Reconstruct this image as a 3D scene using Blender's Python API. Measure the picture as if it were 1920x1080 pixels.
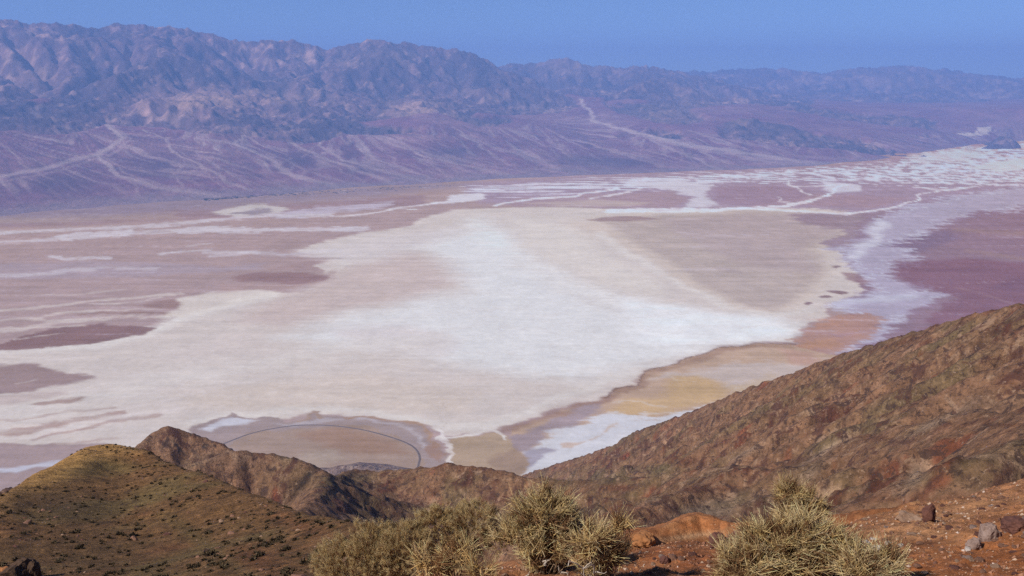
import bpy, math
import numpy as np

# ------------------------------------------------------------------ camera, sky, sun, exposure
scene = bpy.context.scene
for o in list(bpy.data.objects):
    bpy.data.objects.remove(o)
PITCH, HFOV = math.radians(13.2), math.radians(58.0)
ZF = -1750.0                       # valley floor below the viewpoint (metres)
SUN_AZ, SUN_EL = -119.0, 42.0      # degrees: azimuth from the view direction (left is minus), elevation
cam_d = bpy.data.cameras.new('camera'); cam = bpy.data.objects.new('camera', cam_d)
scene.collection.objects.link(cam)
cam_d.sensor_width = 36.0; cam_d.angle = HFOV
cam_d.clip_start = 0.1; cam_d.clip_end = 300000.0
cam.location = (0, 0, 0); cam.rotation_euler = (math.pi/2 - PITCH, 0, 0)
scene.camera = cam

world = bpy.data.worlds.new('World'); scene.world = world; world.use_nodes = True
wn = world.node_tree; wn.nodes.clear()
sky = wn.nodes.new('ShaderNodeTexSky'); sky.sky_type = 'NISHITA'; sky.sun_disc = False
sky.sun_elevation = math.radians(SUN_EL); sky.sun_rotation = math.radians(SUN_AZ)
sky.altitude = 1700.0; sky.air_density = 0.45; sky.dust_density = 0.0; sky.ozone_density = 5.0
bg = wn.nodes.new('ShaderNodeBackground'); bg.inputs['Strength'].default_value = 0.10
wo = wn.nodes.new('ShaderNodeOutputWorld')
wn.links.new(sky.outputs[0], bg.inputs[0]); wn.links.new(bg.outputs[0], wo.inputs[0])

sun_d = bpy.data.lights.new('sun', 'SUN'); sun = bpy.data.objects.new('sun', sun_d)
scene.collection.objects.link(sun)
sun_d.energy = 5.0; sun_d.angle = math.radians(0.53); sun_d.color = (1.0, 0.95, 0.88)
_a, _e = math.radians(SUN_AZ), math.radians(SUN_EL)
SUN_DIR = np.array([math.sin(_a)*math.cos(_e), math.cos(_a)*math.cos(_e), math.sin(_e)])
from mathutils import Vector
sun.rotation_euler = Vector(SUN_DIR.tolist()).to_track_quat('Z', 'Y').to_euler()
sun.location = (-50, -50, 100)

scene.view_settings.view_transform = 'Standard'; scene.view_settings.look = 'None'
scene.view_settings.exposure = 0.13; scene.view_settings.gamma = 1.0
scene.view_settings.use_curve_mapping = False
scene.render.engine = 'CYCLES'
scene.cycles.max_bounces = 4; scene.cycles.diffuse_bounces = 2; scene.cycles.volume_bounces = 2
scene.cycles.transparent_max_bounces = 4
scene.cycles.use_denoising = False
scene.cycles.sample_clamp_indirect = 4.0

HAZE_RHO = 3.5e-5                  # extinction per metre
HAZE_COL = (0.265, 0.465, 0.98)

# ------------------------------------------------------------------ maths helpers
F = 960.0/math.tan(HFOV/2)
CP, SP = math.cos(PITCH), math.sin(PITCH)
rng = np.random.RandomState(11)

def P(px, py, r):
    """point seen at pixel (px,py) of the 1920x1080 photo at horizontal distance r"""
    a, b = (px-960.0)/F, -(py-540.0)/F
    d = np.array([a, CP + b*SP, b*CP - SP])
    return d*(r/math.hypot(d[0], d[1]))

def proj(x, y, z):
    dep = np.maximum(y*CP - z*SP, 1e-3)
    return 960.0 + F*x/dep, 540.0 - F*(y*SP + z*CP)/dep

def floor_pt(px, py):
    a, b = (px-960.0)/F, -(py-540.0)/F
    d = np.array([a, CP + b*SP, b*CP - SP])
    return d*(ZF/d[2])

_ang = rng.rand(256, 256)*2*math.pi
_gx, _gy = np.cos(_ang), np.sin(_ang)
def pn(x, y, seed=0):
    """2-D gradient noise, about -1..1"""
    xi = np.floor(x); yi = np.floor(y); fx = x-xi; fy = y-yi
    xi = xi.astype(np.int64) + seed*57; yi = yi.astype(np.int64) + seed*113
    x0 = xi & 255; x1 = (xi+1) & 255; y0 = yi & 255; y1 = (yi+1) & 255
    u = fx*fx*fx*(fx*(fx*6-15)+10); v = fy*fy*fy*(fy*(fy*6-15)+10)
    n00 = _gx[x0, y0]*fx + _gy[x0, y0]*fy
    n10 = _gx[x1, y0]*(fx-1) + _gy[x1, y0]*fy
    n01 = _gx[x0, y1]*fx + _gy[x0, y1]*(fy-1)
    n11 = _gx[x1, y1]*(fx-1) + _gy[x1, y1]*(fy-1)
    a = n00 + u*(n10-n00); b = n01 + u*(n11-n01)
    return (a + v*(b-a))*1.5
def fbm(x, y, oct=4, seed=0, gain=0.5):
    s = 0; a = 1.0; t = 0
    for i in range(oct):
        s = s + a*pn(x*2**i, y*2**i, seed+i); t += a; a *= gain
    return s/t*1.4
def ridged(x, y, oct=4, seed=0, gain=0.5):
    s = 0; a = 1.0; t = 0
    for i in range(oct):
        s = s + a*(1-np.abs(pn(x*2**i, y*2**i, seed+i))*1.6); t += a; a *= gain
    return s/t
def sstep(a, b, x):
    t = np.clip((x-a)/(b-a), 0, 1); return t*t*(3-2*t)
def lin(c):
    c = np.asarray(c, float)/255.0*np.array([.935, .94, .965])
    return np.where(c <= 0.04045, c/12.92, ((c+0.055)/1.055)**2.4)
def mix(a, b, m):
    return a + (np.asarray(b)-a)*m[..., None]

def erode(z, dx, iters, k, m=0.5, fixed=None, diff=0.0):
    """stream-power incision on a grid: carves branching gullies into a surface"""
    H, W = z.shape; N = H*W
    idx = np.arange(N).reshape(H, W)
    for it in range(iters):
        zp = np.pad(z, 1, mode='edge')
        best = np.zeros((H, W)); rec = idx.copy(); dist = np.full((H, W), dx)
        for dy in (-1, 0, 1):
            for dxx in (-1, 0, 1):
                if dy == 0 and dxx == 0: continue
                L = dx*math.hypot(dy, dxx)
                s = (z - zp[1+dy:1+dy+H, 1+dxx:1+dxx+W])/L
                if dy == -1: s[0] = -1
                if dy == 1: s[-1] = -1
                if dxx == -1: s[:, 0] = -1
                if dxx == 1: s[:, -1] = -1
                u = s > best
                best = np.where(u, s, best); rec = np.where(u, idx+dy*W+dxx, rec); dist = np.where(u, L, dist)
        rec = rec.ravel(); dist = dist.ravel()
        if fixed is not None:
            f = fixed.ravel(); rec = np.where(f, np.arange(N), rec)
        d = (rec != np.arange(N)).astype(np.int32); r = rec.copy()
        while True:
            dn = d + d[r]
            if (dn == d).all(): break
            d = dn; r = r[r]
        order = np.argsort(d, kind='stable'); ds = d[order]
        cuts = np.searchsorted(ds, np.arange(ds[-1]+2))
        A = np.full(N, dx*dx)
        for lv in range(ds[-1], 0, -1):
            ii = order[cuts[lv]:cuts[lv+1]]
            np.add.at(A, rec[ii], A[ii])
        zf = z.ravel().copy(); fc = k*A**m/dist
        for lv in range(1, ds[-1]+1):
            ii = order[cuts[lv]:cuts[lv+1]]
            g = fc[ii]; zf[ii] = (zf[ii] + g*zf[rec[ii]])/(1+g)
        # lift closed pits a little so that drainage stays connected
        z = zf.reshape(H, W)
        if diff > 0:
            zp = np.pad(z, 1, mode='edge')
            lap = zp[:-2, 1:-1]+zp[2:, 1:-1]+zp[1:-1, :-2]+zp[1:-1, 2:]-4*z
            dz = diff*lap
            z = z + (np.where(fixed, 0, dz) if fixed is not None else dz)
        for _ in range(6):
            zp = np.pad(z, 1, mode='edge')
            mn = np.minimum.reduce([zp[:-2, 1:-1], zp[2:, 1:-1], zp[1:-1, :-2], zp[1:-1, 2:],
                                    zp[:-2, :-2], zp[2:, 2:], zp[:-2, 2:], zp[2:, :-2]])
            up = np.maximum(z, mn + 1e-4*dx)
            z = np.where(fixed, z, up) if fixed is not None else up
    return z, A.reshape(H, W)

def bspline(g, gx, gy):
    """smooth cubic sampling of grid g at fractional indices"""
    H, W = g.shape
    ix = np.floor(gx).astype(int); iy = np.floor(gy).astype(int); fx = gx-ix; fy = gy-iy
    def w(t): return ((1-t)**3/6, (3*t**3-6*t*t+4)/6, (-3*t**3+3*t*t+3*t+1)/6, t**3/6)
    wx, wy = w(fx), w(fy); out = 0
    for j in range(4):
        yy = np.clip(iy+j-1, 0, H-1)
        row = 0
        for i in range(4):
            row = row + wx[i]*g[yy, np.clip(ix+i-1, 0, W-1)]
        out = out + wy[j]*row
    return out

# ------------------------------------------------------------------ mesh and material helpers
def link(name, me, mat, parent=None, kind=None, label=None, cat=None, group=None):
    o = bpy.data.objects.new(name, me); scene.collection.objects.link(o)
    if mat is not None and not me.materials: me.materials.append(mat)
    if parent is not None: o.parent = parent
    if kind: o['kind'] = kind
    if label: o['label'] = label
    if cat: o['category'] = cat
    if group: o['group'] = group
    return o
def mesh(name, v, f, col=None, smooth=True):
    """v (n,3); f (m,k) array of equal-sized faces"""
    v = np.asarray(v, np.float32); f = np.asarray(f, np.int32); k = f.shape[1]
    me = bpy.data.meshes.new(name)
    me.vertices.add(len(v)); me.vertices.foreach_set('co', v.ravel())
    me.loops.add(f.size); me.loops.foreach_set('vertex_index', f.ravel())
    me.polygons.add(len(f)); me.polygons.foreach_set('loop_start', np.arange(0, f.size, k, dtype=np.int32))
    me.update(calc_edges=True)
    me.polygons.foreach_set('use_smooth', np.full(len(f), smooth))
    if col is not None:
        c = np.ones((len(v), 4), np.float32); c[:, :3] = np.asarray(col).reshape(-1, 3)
        at = me.color_attributes.new('Col', 'FLOAT_COLOR', 'POINT'); at.data.foreach_set('color', c.ravel())
    me.validate()
    return me
def grid_faces(R, C):
    i = np.arange((R-1)*C).reshape(R-1, C)[:, :-1]
    return np.stack([i, i+1, i+C+1, i+C], -1).reshape(-1, 4)[:, ::-1]
def grid_mesh(name, X, Y, Z, col):
    R, C = X.shape
    return mesh(name, np.stack([X, Y, Z], -1).reshape(-1, 3), grid_faces(R, C), col)

def terrain_mat(name, scales, strength=0.25, bump=0.0, bump_scale=1.0, rough=0.95, bdist=1.0, spots=()):
    """vertex-colour albedo varied by procedural noise, with fine procedural relief"""
    m = bpy.data.materials.new(name); m.use_nodes = True; nt = m.node_tree; N = nt.nodes
    b = N['Principled BSDF']; b.inputs['Roughness'].default_value = rough
    b.inputs['Specular IOR Level'].default_value = 0.15
    at = N.new('ShaderNodeAttribute'); at.attribute_name = 'Col'
    tc = N.new('ShaderNodeTexCoord'); cur = at.outputs['Color']
    for i, s in enumerate(scales):
        n = N.new('ShaderNodeTexNoise'); n.inputs['Scale'].default_value = s
        n.inputs['Detail'].default_value = 5.0; n.inputs['Roughness'].default_value = 0.65
        nt.links.new(tc.outputs['Object'], n.inputs['Vector'])
        mr = N.new('ShaderNodeMapRange'); mr.inputs[1].default_value = 0.3; mr.inputs[2].default_value = 0.7
        mr.inputs[3].default_value = 1-strength; mr.inputs[4].default_value = 1+strength
        nt.links.new(n.outputs['Fac'], mr.inputs[0])
        mx = N.new('ShaderNodeVectorMath'); mx.operation = 'SCALE'
        nt.links.new(cur, mx.inputs[0]); nt.links.new(mr.outputs[0], mx.inputs['Scale'])
        cur = mx.outputs[0]
    for sc_, lo, hi, c, fac in spots:               # crisp patches of other rock
        n = N.new('ShaderNodeTexNoise'); n.inputs['Scale'].default_value = sc_; n.inputs['Detail'].default_value = 9.0
        n.inputs['Roughness'].default_value = 0.68; n.inputs['Distortion'].default_value = 0.6
        nt.links.new(tc.outputs['Object'], n.inputs['Vector'])
        mr = N.new('ShaderNodeMapRange'); mr.inputs[1].default_value = lo; mr.inputs[2].default_value = hi; mr.inputs[4].default_value = fac
        nt.links.new(n.outputs['Fac'], mr.inputs[0])
        mx = N.new('ShaderNodeMix'); mx.data_type = 'RGBA'
        ia = [i_ for i_ in mx.inputs if i_.identifier == 'A_Color'][0]; ib = [i_ for i_ in mx.inputs if i_.identifier == 'B_Color'][0]
        ib.default_value = c+(1,); nt.links.new(mr.outputs[0], mx.inputs[0]); nt.links.new(cur, ia)
        cur = [o_ for o_ in mx.outputs if o_.identifier == 'Result_Color'][0]
    nt.links.new(cur, b.inputs['Base Color'])
    if bump > 0:
        n = N.new('ShaderNodeTexNoise'); n.inputs['Scale'].default_value = bump_scale
        n.inputs['Detail'].default_value = 6.0; n.inputs['Roughness'].default_value = 0.7
        nt.links.new(tc.outputs['Object'], n.inputs['Vector'])
        bp = N.new('ShaderNodeBump'); bp.inputs['Strength'].default_value = bump; bp.inputs['Distance'].default_value = bdist
        nt.links.new(n.outputs['Fac'], bp.inputs['Height']); nt.links.new(bp.outputs[0], b.inputs['Normal'])
    return m

# ------------------------------------------------------------------ far mountains and their fans
def knots(lst):
    p = np.array([P(*k) for k in lst]); az = np.arctan2(p[:, 0], p[:, 1]); o = np.argsort(az)
    return az[o], np.hypot(p[:, 0], p[:, 1])[o], p[o, 2]
def raised(dy, lst): return knots([(a, b+dy, c) for a, b, c in lst])      # allows for what erosion takes off the crests
def smooth_knots(lst, n=160):
    k = np.stack(knots(lst), 1); t = np.linspace(0, len(k)-1, n); i = np.clip(t.astype(int), 0, len(k)-2); f = (t-i)[:, None]
    p0, p1, p2, p3 = k[np.clip(i-1, 0, len(k)-1)], k[i], k[i+1], k[np.clip(i+2, 0, len(k)-1)]
    q = .5*((2*p1)+(-p0+p2)*f+(2*p0-5*p1+4*p2-p3)*f*f+(-p0+3*p1-3*p2+p3)*f**3)
    return np.maximum.accumulate(q[:, 0]), q[:, 1], q[:, 2]
def shore_r(px, py):
    q = floor_pt(px, py); return (px, py, math.hypot(q[0], q[1]))
SHORE = [(-500, 430), (-200, 412), (0, 402), (200, 388), (400, 374), (600, 358), (800, 344), (960, 337), (1200, 325), (1400, 317),
         (1560, 311), (1650, 300), (1740, 284), (1820, 272), (1920, 265), (2200, 255)]
SH = knots([shore_r(*s) for s in SHORE])
HEAD = knots([(-500, 262, 16500), (-200, 255, 16800), (0, 250, 17500), (200, 218, 19500), (400, 236, 18200), (500, 228, 19500), (700, 238, 19800), (800, 236, 19500),
              (950, 240, 20500), (1105, 208, 24500), (1250, 246, 21000), (1400, 249, 21500), (1560, 256, 22600), (1640, 256, 23600),
              (1780, 245, 26500), (1920, 238, 28000), (2200, 236, 28500)])
CR_A = raised(-11, [(-500, 25, 28000), (-200, 20, 28000), (0, 32, 28000), (60, 38, 28000), (130, 45, 28000), (200, 46, 28200), (255, 44, 28200), (305, 42, 28200),
              (350, 52, 28400), (410, 67, 28500), (465, 79, 28500), (505, 74, 28500), (560, 76, 28800), (608, 86, 29000),
              (650, 78, 29000), (690, 69, 29000), (730, 76, 29000), (780, 85, 29200), (840, 95, 29300), (890, 98, 29400),
              (940, 117, 29000), (985, 140, 28500), (1040, 165, 28000), (1095, 200, 27000), (1130, 195, 27500), (1160, 168, 29000), (1210, 150, 30000),
              (1290, 158, 30000), (1360, 190, 29000), (1420, 208, 28500), (1520, 226, 28000), (1640, 242, 28500), (1750, 240, 30000), (2200, 238, 32500)])
CR_A2 = knots([(1280, 310, 22000), (1330, 262, 22300), (1375, 198, 22600), (1420, 203, 22800), (1470, 218, 23000), (1530, 234, 23200), (1590, 243, 23400), (1640, 262, 23500), (1690, 282, 23600), (1740, 310, 23800)])
CR_B = raised(-6, [(820, 150, 36500), (900, 128, 36500), (950, 119, 36500), (1000, 118, 36500), (1030, 111, 36500), (1065, 107, 36500), (1100, 116, 36500),
              (1150, 123, 36000), (1210, 121, 36000), (1260, 128, 36500), (1310, 138, 37000), (1400, 160, 37000), (1500, 182, 37000), (1600, 215, 37000), (1750, 262, 37000)])
CR_C = raised(-7, [(1000, 150, 50000), (1200, 140, 50000), (1330, 133, 50000), (1400, 130, 50000), (1460, 130, 50000), (1500, 132, 50000), (1540, 138, 50000), (1585, 130, 50000),
              (1650, 125, 50000), (1720, 124, 50000), (1780, 131, 50000), (1850, 141, 50000), (1920, 150, 50000), (2200, 150, 50000)])
CR_D = knots([(1800, 300, 25500), (1830, 262, 25500), (1850, 248, 25500), (1874, 236, 25500), (1900, 243, 25500), (1935, 258, 25500), (1970, 300, 25500)])

def ip(k, az, j): return np.interp(az, k[0], k[j])
def envelope(x, y):
    wx = 700*fbm(x/5200, y/5200, 3, 3); wy = 900*fbm(x/5200, y/5200, 3, 9)
    az0 = np.arctan2(x, y); r0 = np.hypot(x, y)
    rf = r0 + 0.35*wy + 260*fbm(x/1500, y/1500, 4, 15)
    R0, R1, Z1 = ip(SH, az0, 1), ip(HEAD, az0, 1), ip(HEAD, az0, 2)
    s = (rf-R0)/(R1-R0)
    fan = np.where(s < 0, ZF-8+s*60, ZF-8 + (Z1-ZF+8)*(0.72*s+0.28*np.clip(s, 0, 1.5)**2))
    fan = np.where(s > 1, Z1 + (s-1)*(Z1-ZF)*0.9, fan)
    fan = np.minimum(fan, Z1+420)
    az = az0 + wx/26000.*0.25; r = r0 + wy*0.9
    def tent(CR, foot_r, foot_z, p=1.1, back=0.3):
        Rc, Zc = ip(CR, az0, 1), ip(CR, az0, 2)
        t = np.clip((r-foot_r)/np.maximum(Rc-foot_r, 500), 0, None)
        tc = np.clip(t, 0, 1)
        zz = foot_z + (Zc-foot_z)*tc**p
        edge = (az0 < CR[0][0]-0.002) | (az0 > CR[0][-1]+0.002)
        zz = np.where(t > 1, Zc-(r-Rc)*back, zz)
        return np.where((t <= 0) | edge, -5000, zz), tc
    A, tA = tent(CR_A, R1+100+2000*fbm(x/5200, y/5200, 3, 17), Z1-60, 0.95)
    A2, t2 = tent(CR_A2, ip(CR_A2, az0, 1)-2300, ip(CR_A2, az0, 2)*0-1520, 0.9, 0.5)
    B, tB = tent(CR_B, 26500., -1000., 0.9)
    Cc, tC = tent(CR_C, 33500., -1400., 0.95)
    D, tD = tent(CR_D, 23600., -1725., 0.9, 0.5)
    mtn = np.maximum.reduce([A, A2, B, Cc, D])
    t = np.where(mtn == A, tA, np.where(mtn == A2, t2, np.where(mtn == B, tB, tC)))
    rough = np.clip(t*3, 0, 1)*np.clip((1-t)*3.5, 0.0, 1)
    hmt = np.clip((mtn-fan)/250., 0, 1)
    mtn = mtn + rough*hmt*(620*(ridged(x/4200, y/4200, 5, 21)-0.72) + 90*fbm(x/900, y/900, 3, 31))
    z = np.maximum(fan, mtn)
    return z, fan, mtn > fan + 5, s

MX0, MX1, MY0, MY1, MD = -25000., 36000., 8500., 54000., 105.
gx = np.arange(MX0, MX1, MD); gy = np.arange(MY0, MY1, MD)
GX, GY = np.meshgrid(gx, gy)
mz, mfan, mhill, ms = envelope(GX, GY)
mz2, mA = erode(mz + np.where(mhill, 25*fbm(GX/420, GY/420, 3, 41), 0), MD, 26, 0.075, 0.5, ~mhill, 0.02)
mz2 = np.maximum(mz2, mfan-10)
NAZ = 1050
azs = np.radians(np.linspace(-41, 41, NAZ))
rr = np.concatenate([np.geomspace(10300, 20000, 150)[:-1], np.geomspace(20000, 31000, 200)[:-1], np.geomspace(31000, 54000, 90)])
AZ, RR = np.meshgrid(azs, rr)
X = RR*np.sin(AZ); Y = RR*np.cos(AZ)
fx = (X-MX0)/MD; fy = (Y-MY0)/MD
Z = bspline(mz2, fx, fy)
hill = np.clip(bspline(mhill.astype(float), fx, fy), 0, 1)
area = bspline(np.log10(mA), fx, fy)
_, fanZ, _, S = envelope(X, Y)
Z = Z + hill*(235*(ridged(X/1700, Y/1700, 5, 51, .6)-0.8) + 95*(ridged(X/360, Y/360, 4, 57)-.8) + 20*fbm(X/110, Y/110, 2, 61))
Z = Z + (1-hill)*np.clip(S, 0, 1)*6*fbm(X/500, Y/500, 3, 63)
PX, PY = proj(X, Y, Z)
# rock and fan colours
n1 = fbm(X/2600, Y/2600, 4, 71); n2 = fbm(X/520, Y/520, 4, 75); n3 = fbm(X/170, Y/170, 3, 79)
rock = mix(np.broadcast_to(np.array([.185, .102, .104]), X.shape+(3,)).copy(), (.085, .054, .064), sstep(-.15, .35, n1+.4*n2))
rock = mix(rock, (.42, .25, .20), sstep(.2, .75, -n1+.9*n2)*.9)
rock = mix(rock, (.078, .048, .060), sstep(.1, .5, fbm(X/700, Y/700, 4, 77))*.6)
cr = fbm(X/420, Y/420, 5, 78, .65)
rock = mix(rock, (.078, .046, .060), sstep(.18, .26, cr)*.6); rock = mix(rock, (.46, .27, .21), sstep(.22, .38, -cr)*.42)
rock = rock*(1+.45*n3[..., None])
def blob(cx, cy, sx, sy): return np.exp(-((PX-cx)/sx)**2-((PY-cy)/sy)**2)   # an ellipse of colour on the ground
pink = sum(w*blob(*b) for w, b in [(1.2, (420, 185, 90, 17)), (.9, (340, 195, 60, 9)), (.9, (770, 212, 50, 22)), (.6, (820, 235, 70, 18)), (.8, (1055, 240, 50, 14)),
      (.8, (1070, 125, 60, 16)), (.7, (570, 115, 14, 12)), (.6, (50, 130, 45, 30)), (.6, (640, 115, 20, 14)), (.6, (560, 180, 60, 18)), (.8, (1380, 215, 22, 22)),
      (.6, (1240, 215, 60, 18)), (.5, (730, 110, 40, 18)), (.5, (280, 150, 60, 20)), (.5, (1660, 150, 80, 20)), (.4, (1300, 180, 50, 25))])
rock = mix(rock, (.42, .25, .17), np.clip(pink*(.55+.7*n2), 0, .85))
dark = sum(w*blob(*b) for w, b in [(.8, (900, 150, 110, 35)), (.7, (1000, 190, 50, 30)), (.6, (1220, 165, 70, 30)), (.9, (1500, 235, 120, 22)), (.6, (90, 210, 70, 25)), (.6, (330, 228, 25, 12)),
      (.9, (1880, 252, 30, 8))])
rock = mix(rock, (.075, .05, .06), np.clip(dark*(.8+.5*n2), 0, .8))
wash_m = sstep(5.0, 6.3, area+.15*n3)*hill
rock = mix(rock, (.34, .225, .19), .62*wash_m)
fancol = mix(np.broadcast_to(np.array([.235, .092, .110]), X.shape+(3,)).copy(), (.30, .145, .145), sstep(-.3, .5, fbm(X/1400, Y/1400, 4, 83)))
# pale washes running down the fans
WASH = [([(150, 195), (190, 215), (205, 235), (228, 258), (205, 275), (180, 290), (120, 305), (60, 320), (-40, 340)], 9, 1.0),
        ([(205, 275), (185, 290), (200, 310), (230, 330), (290, 350), (340, 358), (400, 368)], 8, .9),
        ([(215, 320), (250, 345), (260, 372)], 4, .5), ([(275, 245), (310, 262), (325, 285), (360, 300), (400, 325), (440, 345), (470, 358)], 5, .8),
        ([(345, 300), (330, 330), (345, 350)], 4, .6), ([(490, 225), (455, 255), (440, 270), (480, 285), (512, 303), (530, 318), (565, 332), (605, 345), (650, 352)], 8, .9),
        ([(365, 258), (420, 266), (450, 272)], 6, .7), ([(365, 283), (395, 305), (430, 328), (470, 345)], 4, .6),
        ([(520, 230), (530, 255), (560, 275), (600, 295), (650, 310), (700, 330), (740, 345)], 6, .8),
        ([(620, 245), (602, 265), (606, 280), (650, 300), (700, 315), (760, 332), (800, 340)], 6, .8), ([(660, 245), (652, 270)], 5, .6),
        ([(672, 273), (690, 292), (740, 312), (800, 330)], 5, .7), ([(690, 240), (760, 272), (830, 298), (900, 318), (960, 330)], 7, .6),
        ([(770, 278), (800, 300), (840, 325)], 3, .5), ([(870, 255), (930, 275), (1000, 300), (1050, 318)], 8, .5),
        ([(1085, 185), (1105, 210), (1112, 226), (1150, 238), (1220, 256), (1300, 273), (1400, 288), (1500, 304), (1560, 311)], 9, 1.1),
        ([(1150, 238), (1210, 258), (1270, 285), (1320, 305), (1350, 317)], 5, .7), ([(960, 275), (1010, 298), (1045, 318)], 9, .6),
        ([(1060, 258), (1110, 272), (1180, 292), (1240, 312)], 6, .6), ([(1290, 245), (1400, 268), (1500, 290), (1600, 300)], 6, .4),
        ([(1330, 260), (1400, 280), (1480, 300)], 5, .5)]
def polydist(px, py, pts, k):
    d = np.full(px.shape, 1e9); tt = np.zeros(px.shape); n = len(pts)-1
    for i in range(n):
        (x0, y0), (x1, y1) = pts[i], pts[i+1]
        ax, ay, bx, by = x0, y0*k, x1-x0, (y1-y0)*k
        t = np.clip(((px-ax)*bx + (py*k-ay)*by)/(bx*bx+by*by+1e-9), 0, 1)
        q = np.hypot(px-ax-t*bx, py*k-ay-t*by); u = q < d
        d = np.where(u, q, d); tt = np.where(u, (i+t)/n, tt)
    return d, tt
jx = PX + 12*fbm(X/800, Y/800, 4, 87, .6); jy = PY + 3.5*fbm(X/800, Y/800, 4, 88, .6)
wm = np.zeros(X.shape)
WR = np.random.RandomState(3)
for pts, w, a in list(WASH):
    for _ in range(3):                      # lesser side channels splitting off and rejoining
        q = np.array(pts, float); k0 = WR.randint(0, max(len(q)-2, 1)); q = q[k0:]
        if len(q) < 3: continue
        q[1:, 0] += np.linspace(6, WR.uniform(15, 60)*WR.choice([-1, 1]), len(q)-1); q[1:, 1] += np.linspace(0, WR.uniform(-5, 5), len(q)-1)
        WASH.append(([tuple(v) for v in q], w*.45, a*.6))
for pts, w, a in WASH:
    d, t = polydist(jx, jy, pts, 2.0)
    ww = w*(.45+.75*t)*(1+.6*n2)
    wm = np.maximum(wm, a*(1-.35*t)*(1-sstep(ww*.35, ww*1.3, d)))
# finer braided runnels: noise stretched down the slope
APEX = np.array([P(*a)[:2] for a in [(-150, 262, 16500), (60, 245, 17200), (195, 222, 19000), (330, 240, 18200), (490, 232, 19000), (610, 248, 19000), (690, 240, 19800), (800, 240, 19600), (900, 246, 20000), (1105, 210, 24000), (1000, 245, 20500), (1250, 248, 21000), (1400, 250, 21500), (1560, 256, 22500), (1750, 248, 26000), (1950, 240, 28000)]])
bd = np.full(X.shape, 1e12); th = np.zeros(X.shape)
for k, (ax, ay) in enumerate(APEX):
    dd = np.hypot(X-ax, Y-ay-1500)*(1+.12*math.sin(k*2.3)) + 500*n1; u = dd < bd
    bd = np.where(u, dd, bd); th = np.where(u, np.arctan2(X-ax, ay+1500-Y)+k*3.7, th)
br = fbm(th*9+.35*n2, bd/3300, 4, 91, .6); br2 = fbm(th*26+.5*n2, bd/1500+3, 3, 95, .6)
fanarea = np.clip(S*2.5, .25, 1)*(1-sstep(.8, 1.15, S))
wm = np.maximum(wm, fanarea*(.55*sstep(.08, .5, br)+.45*sstep(.1, .55, br2)))
fancol = mix(fancol, (.135, .060, .078), fanarea*sstep(.0, .5, -br+.3*br2)*.75)
fancol = fancol*(1+.22*n3[..., None]+.15*n2[..., None])
fancol = mix(fancol, (.60, .44, .37), np.clip(wm, 0, 1)*.8)
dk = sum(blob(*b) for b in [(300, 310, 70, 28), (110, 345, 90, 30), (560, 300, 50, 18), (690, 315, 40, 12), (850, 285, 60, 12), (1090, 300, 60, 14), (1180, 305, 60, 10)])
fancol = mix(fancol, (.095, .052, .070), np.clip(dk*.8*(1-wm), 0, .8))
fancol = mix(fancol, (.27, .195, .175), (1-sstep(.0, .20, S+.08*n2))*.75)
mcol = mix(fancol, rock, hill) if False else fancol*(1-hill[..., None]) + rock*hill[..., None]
pale = sstep(.36, .5, blob(1846, 243, 16, 6)+.8*blob(1822, 252, 24, 3.5)+.30*n3+.22*n2)*(blob(1836, 247, 45, 14) > .3)
mcol = mix(mcol, (.75, .58, .42), pale*.9*(PX < 1858))
M_mtn = terrain_mat('mountain_rock', (0.004,), 0.22, 0.9, 0.009, bdist=40.0)
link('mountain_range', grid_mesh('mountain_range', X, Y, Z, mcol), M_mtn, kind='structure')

# ------------------------------------------------------------------ valley floor: one sheet to the horizon
pys = np.arange(935., 206., -1.6)
b_ = -(pys-540)/F
rv = ZF/((b_*CP-SP)/(CP+b_*SP))
rr = np.concatenate([[20, 800, 2000, 3000, 3500], rv, [46000, 52000, 60000, 72000]])
azf = np.radians(np.concatenate([np.linspace(-180, -42, 24)[:-1], np.linspace(-42, 42, 940), np.linspace(42, 180, 24)[1:]]))
AZ, RR = np.meshgrid(azf, rr); X = RR*np.sin(AZ); Y = RR*np.cos(AZ)
lev = np.array([0, 1]);
A1 = 90*fbm(X/700, Y/700, 5, 101, .55) ; A2 = 90*fbm(X/700, Y/700, 5, 111, .55)
B1 = 34*fbm(X/170, Y/110, 4, 161, .6); B2 = 26*fbm(X/170, Y/110, 4, 171, .6)
Xw, Yw = X + A1 + B1, Y + 1.3*A2 + B2
qx, qy = proj(Xw, np.maximum(Yw, 100), np.full(X.shape, ZF))
front = (np.abs(AZ) < math.radians(44)) & (RR > 3000)
STK = fbm(X/1500 + .3*A1/90, Y/120, 4, 121, .6)          # wind and water streaks lying across the flat
STK2 = fbm(X/420, Y/95, 4, 131, .6)
MOT = fbm(X/420, Y/420, 5, 141, .6)
MOT2 = fbm(X/150, Y/120, 5, 147, .65)
STK3 = fbm(X/520+.4*A2/90, Y/48, 4, 151, .65)*np.clip(1.2-RR/26000, 0, 1)
D = np.empty(X.shape+(3,)); D[:] = lin((180, 155, 160))
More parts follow.
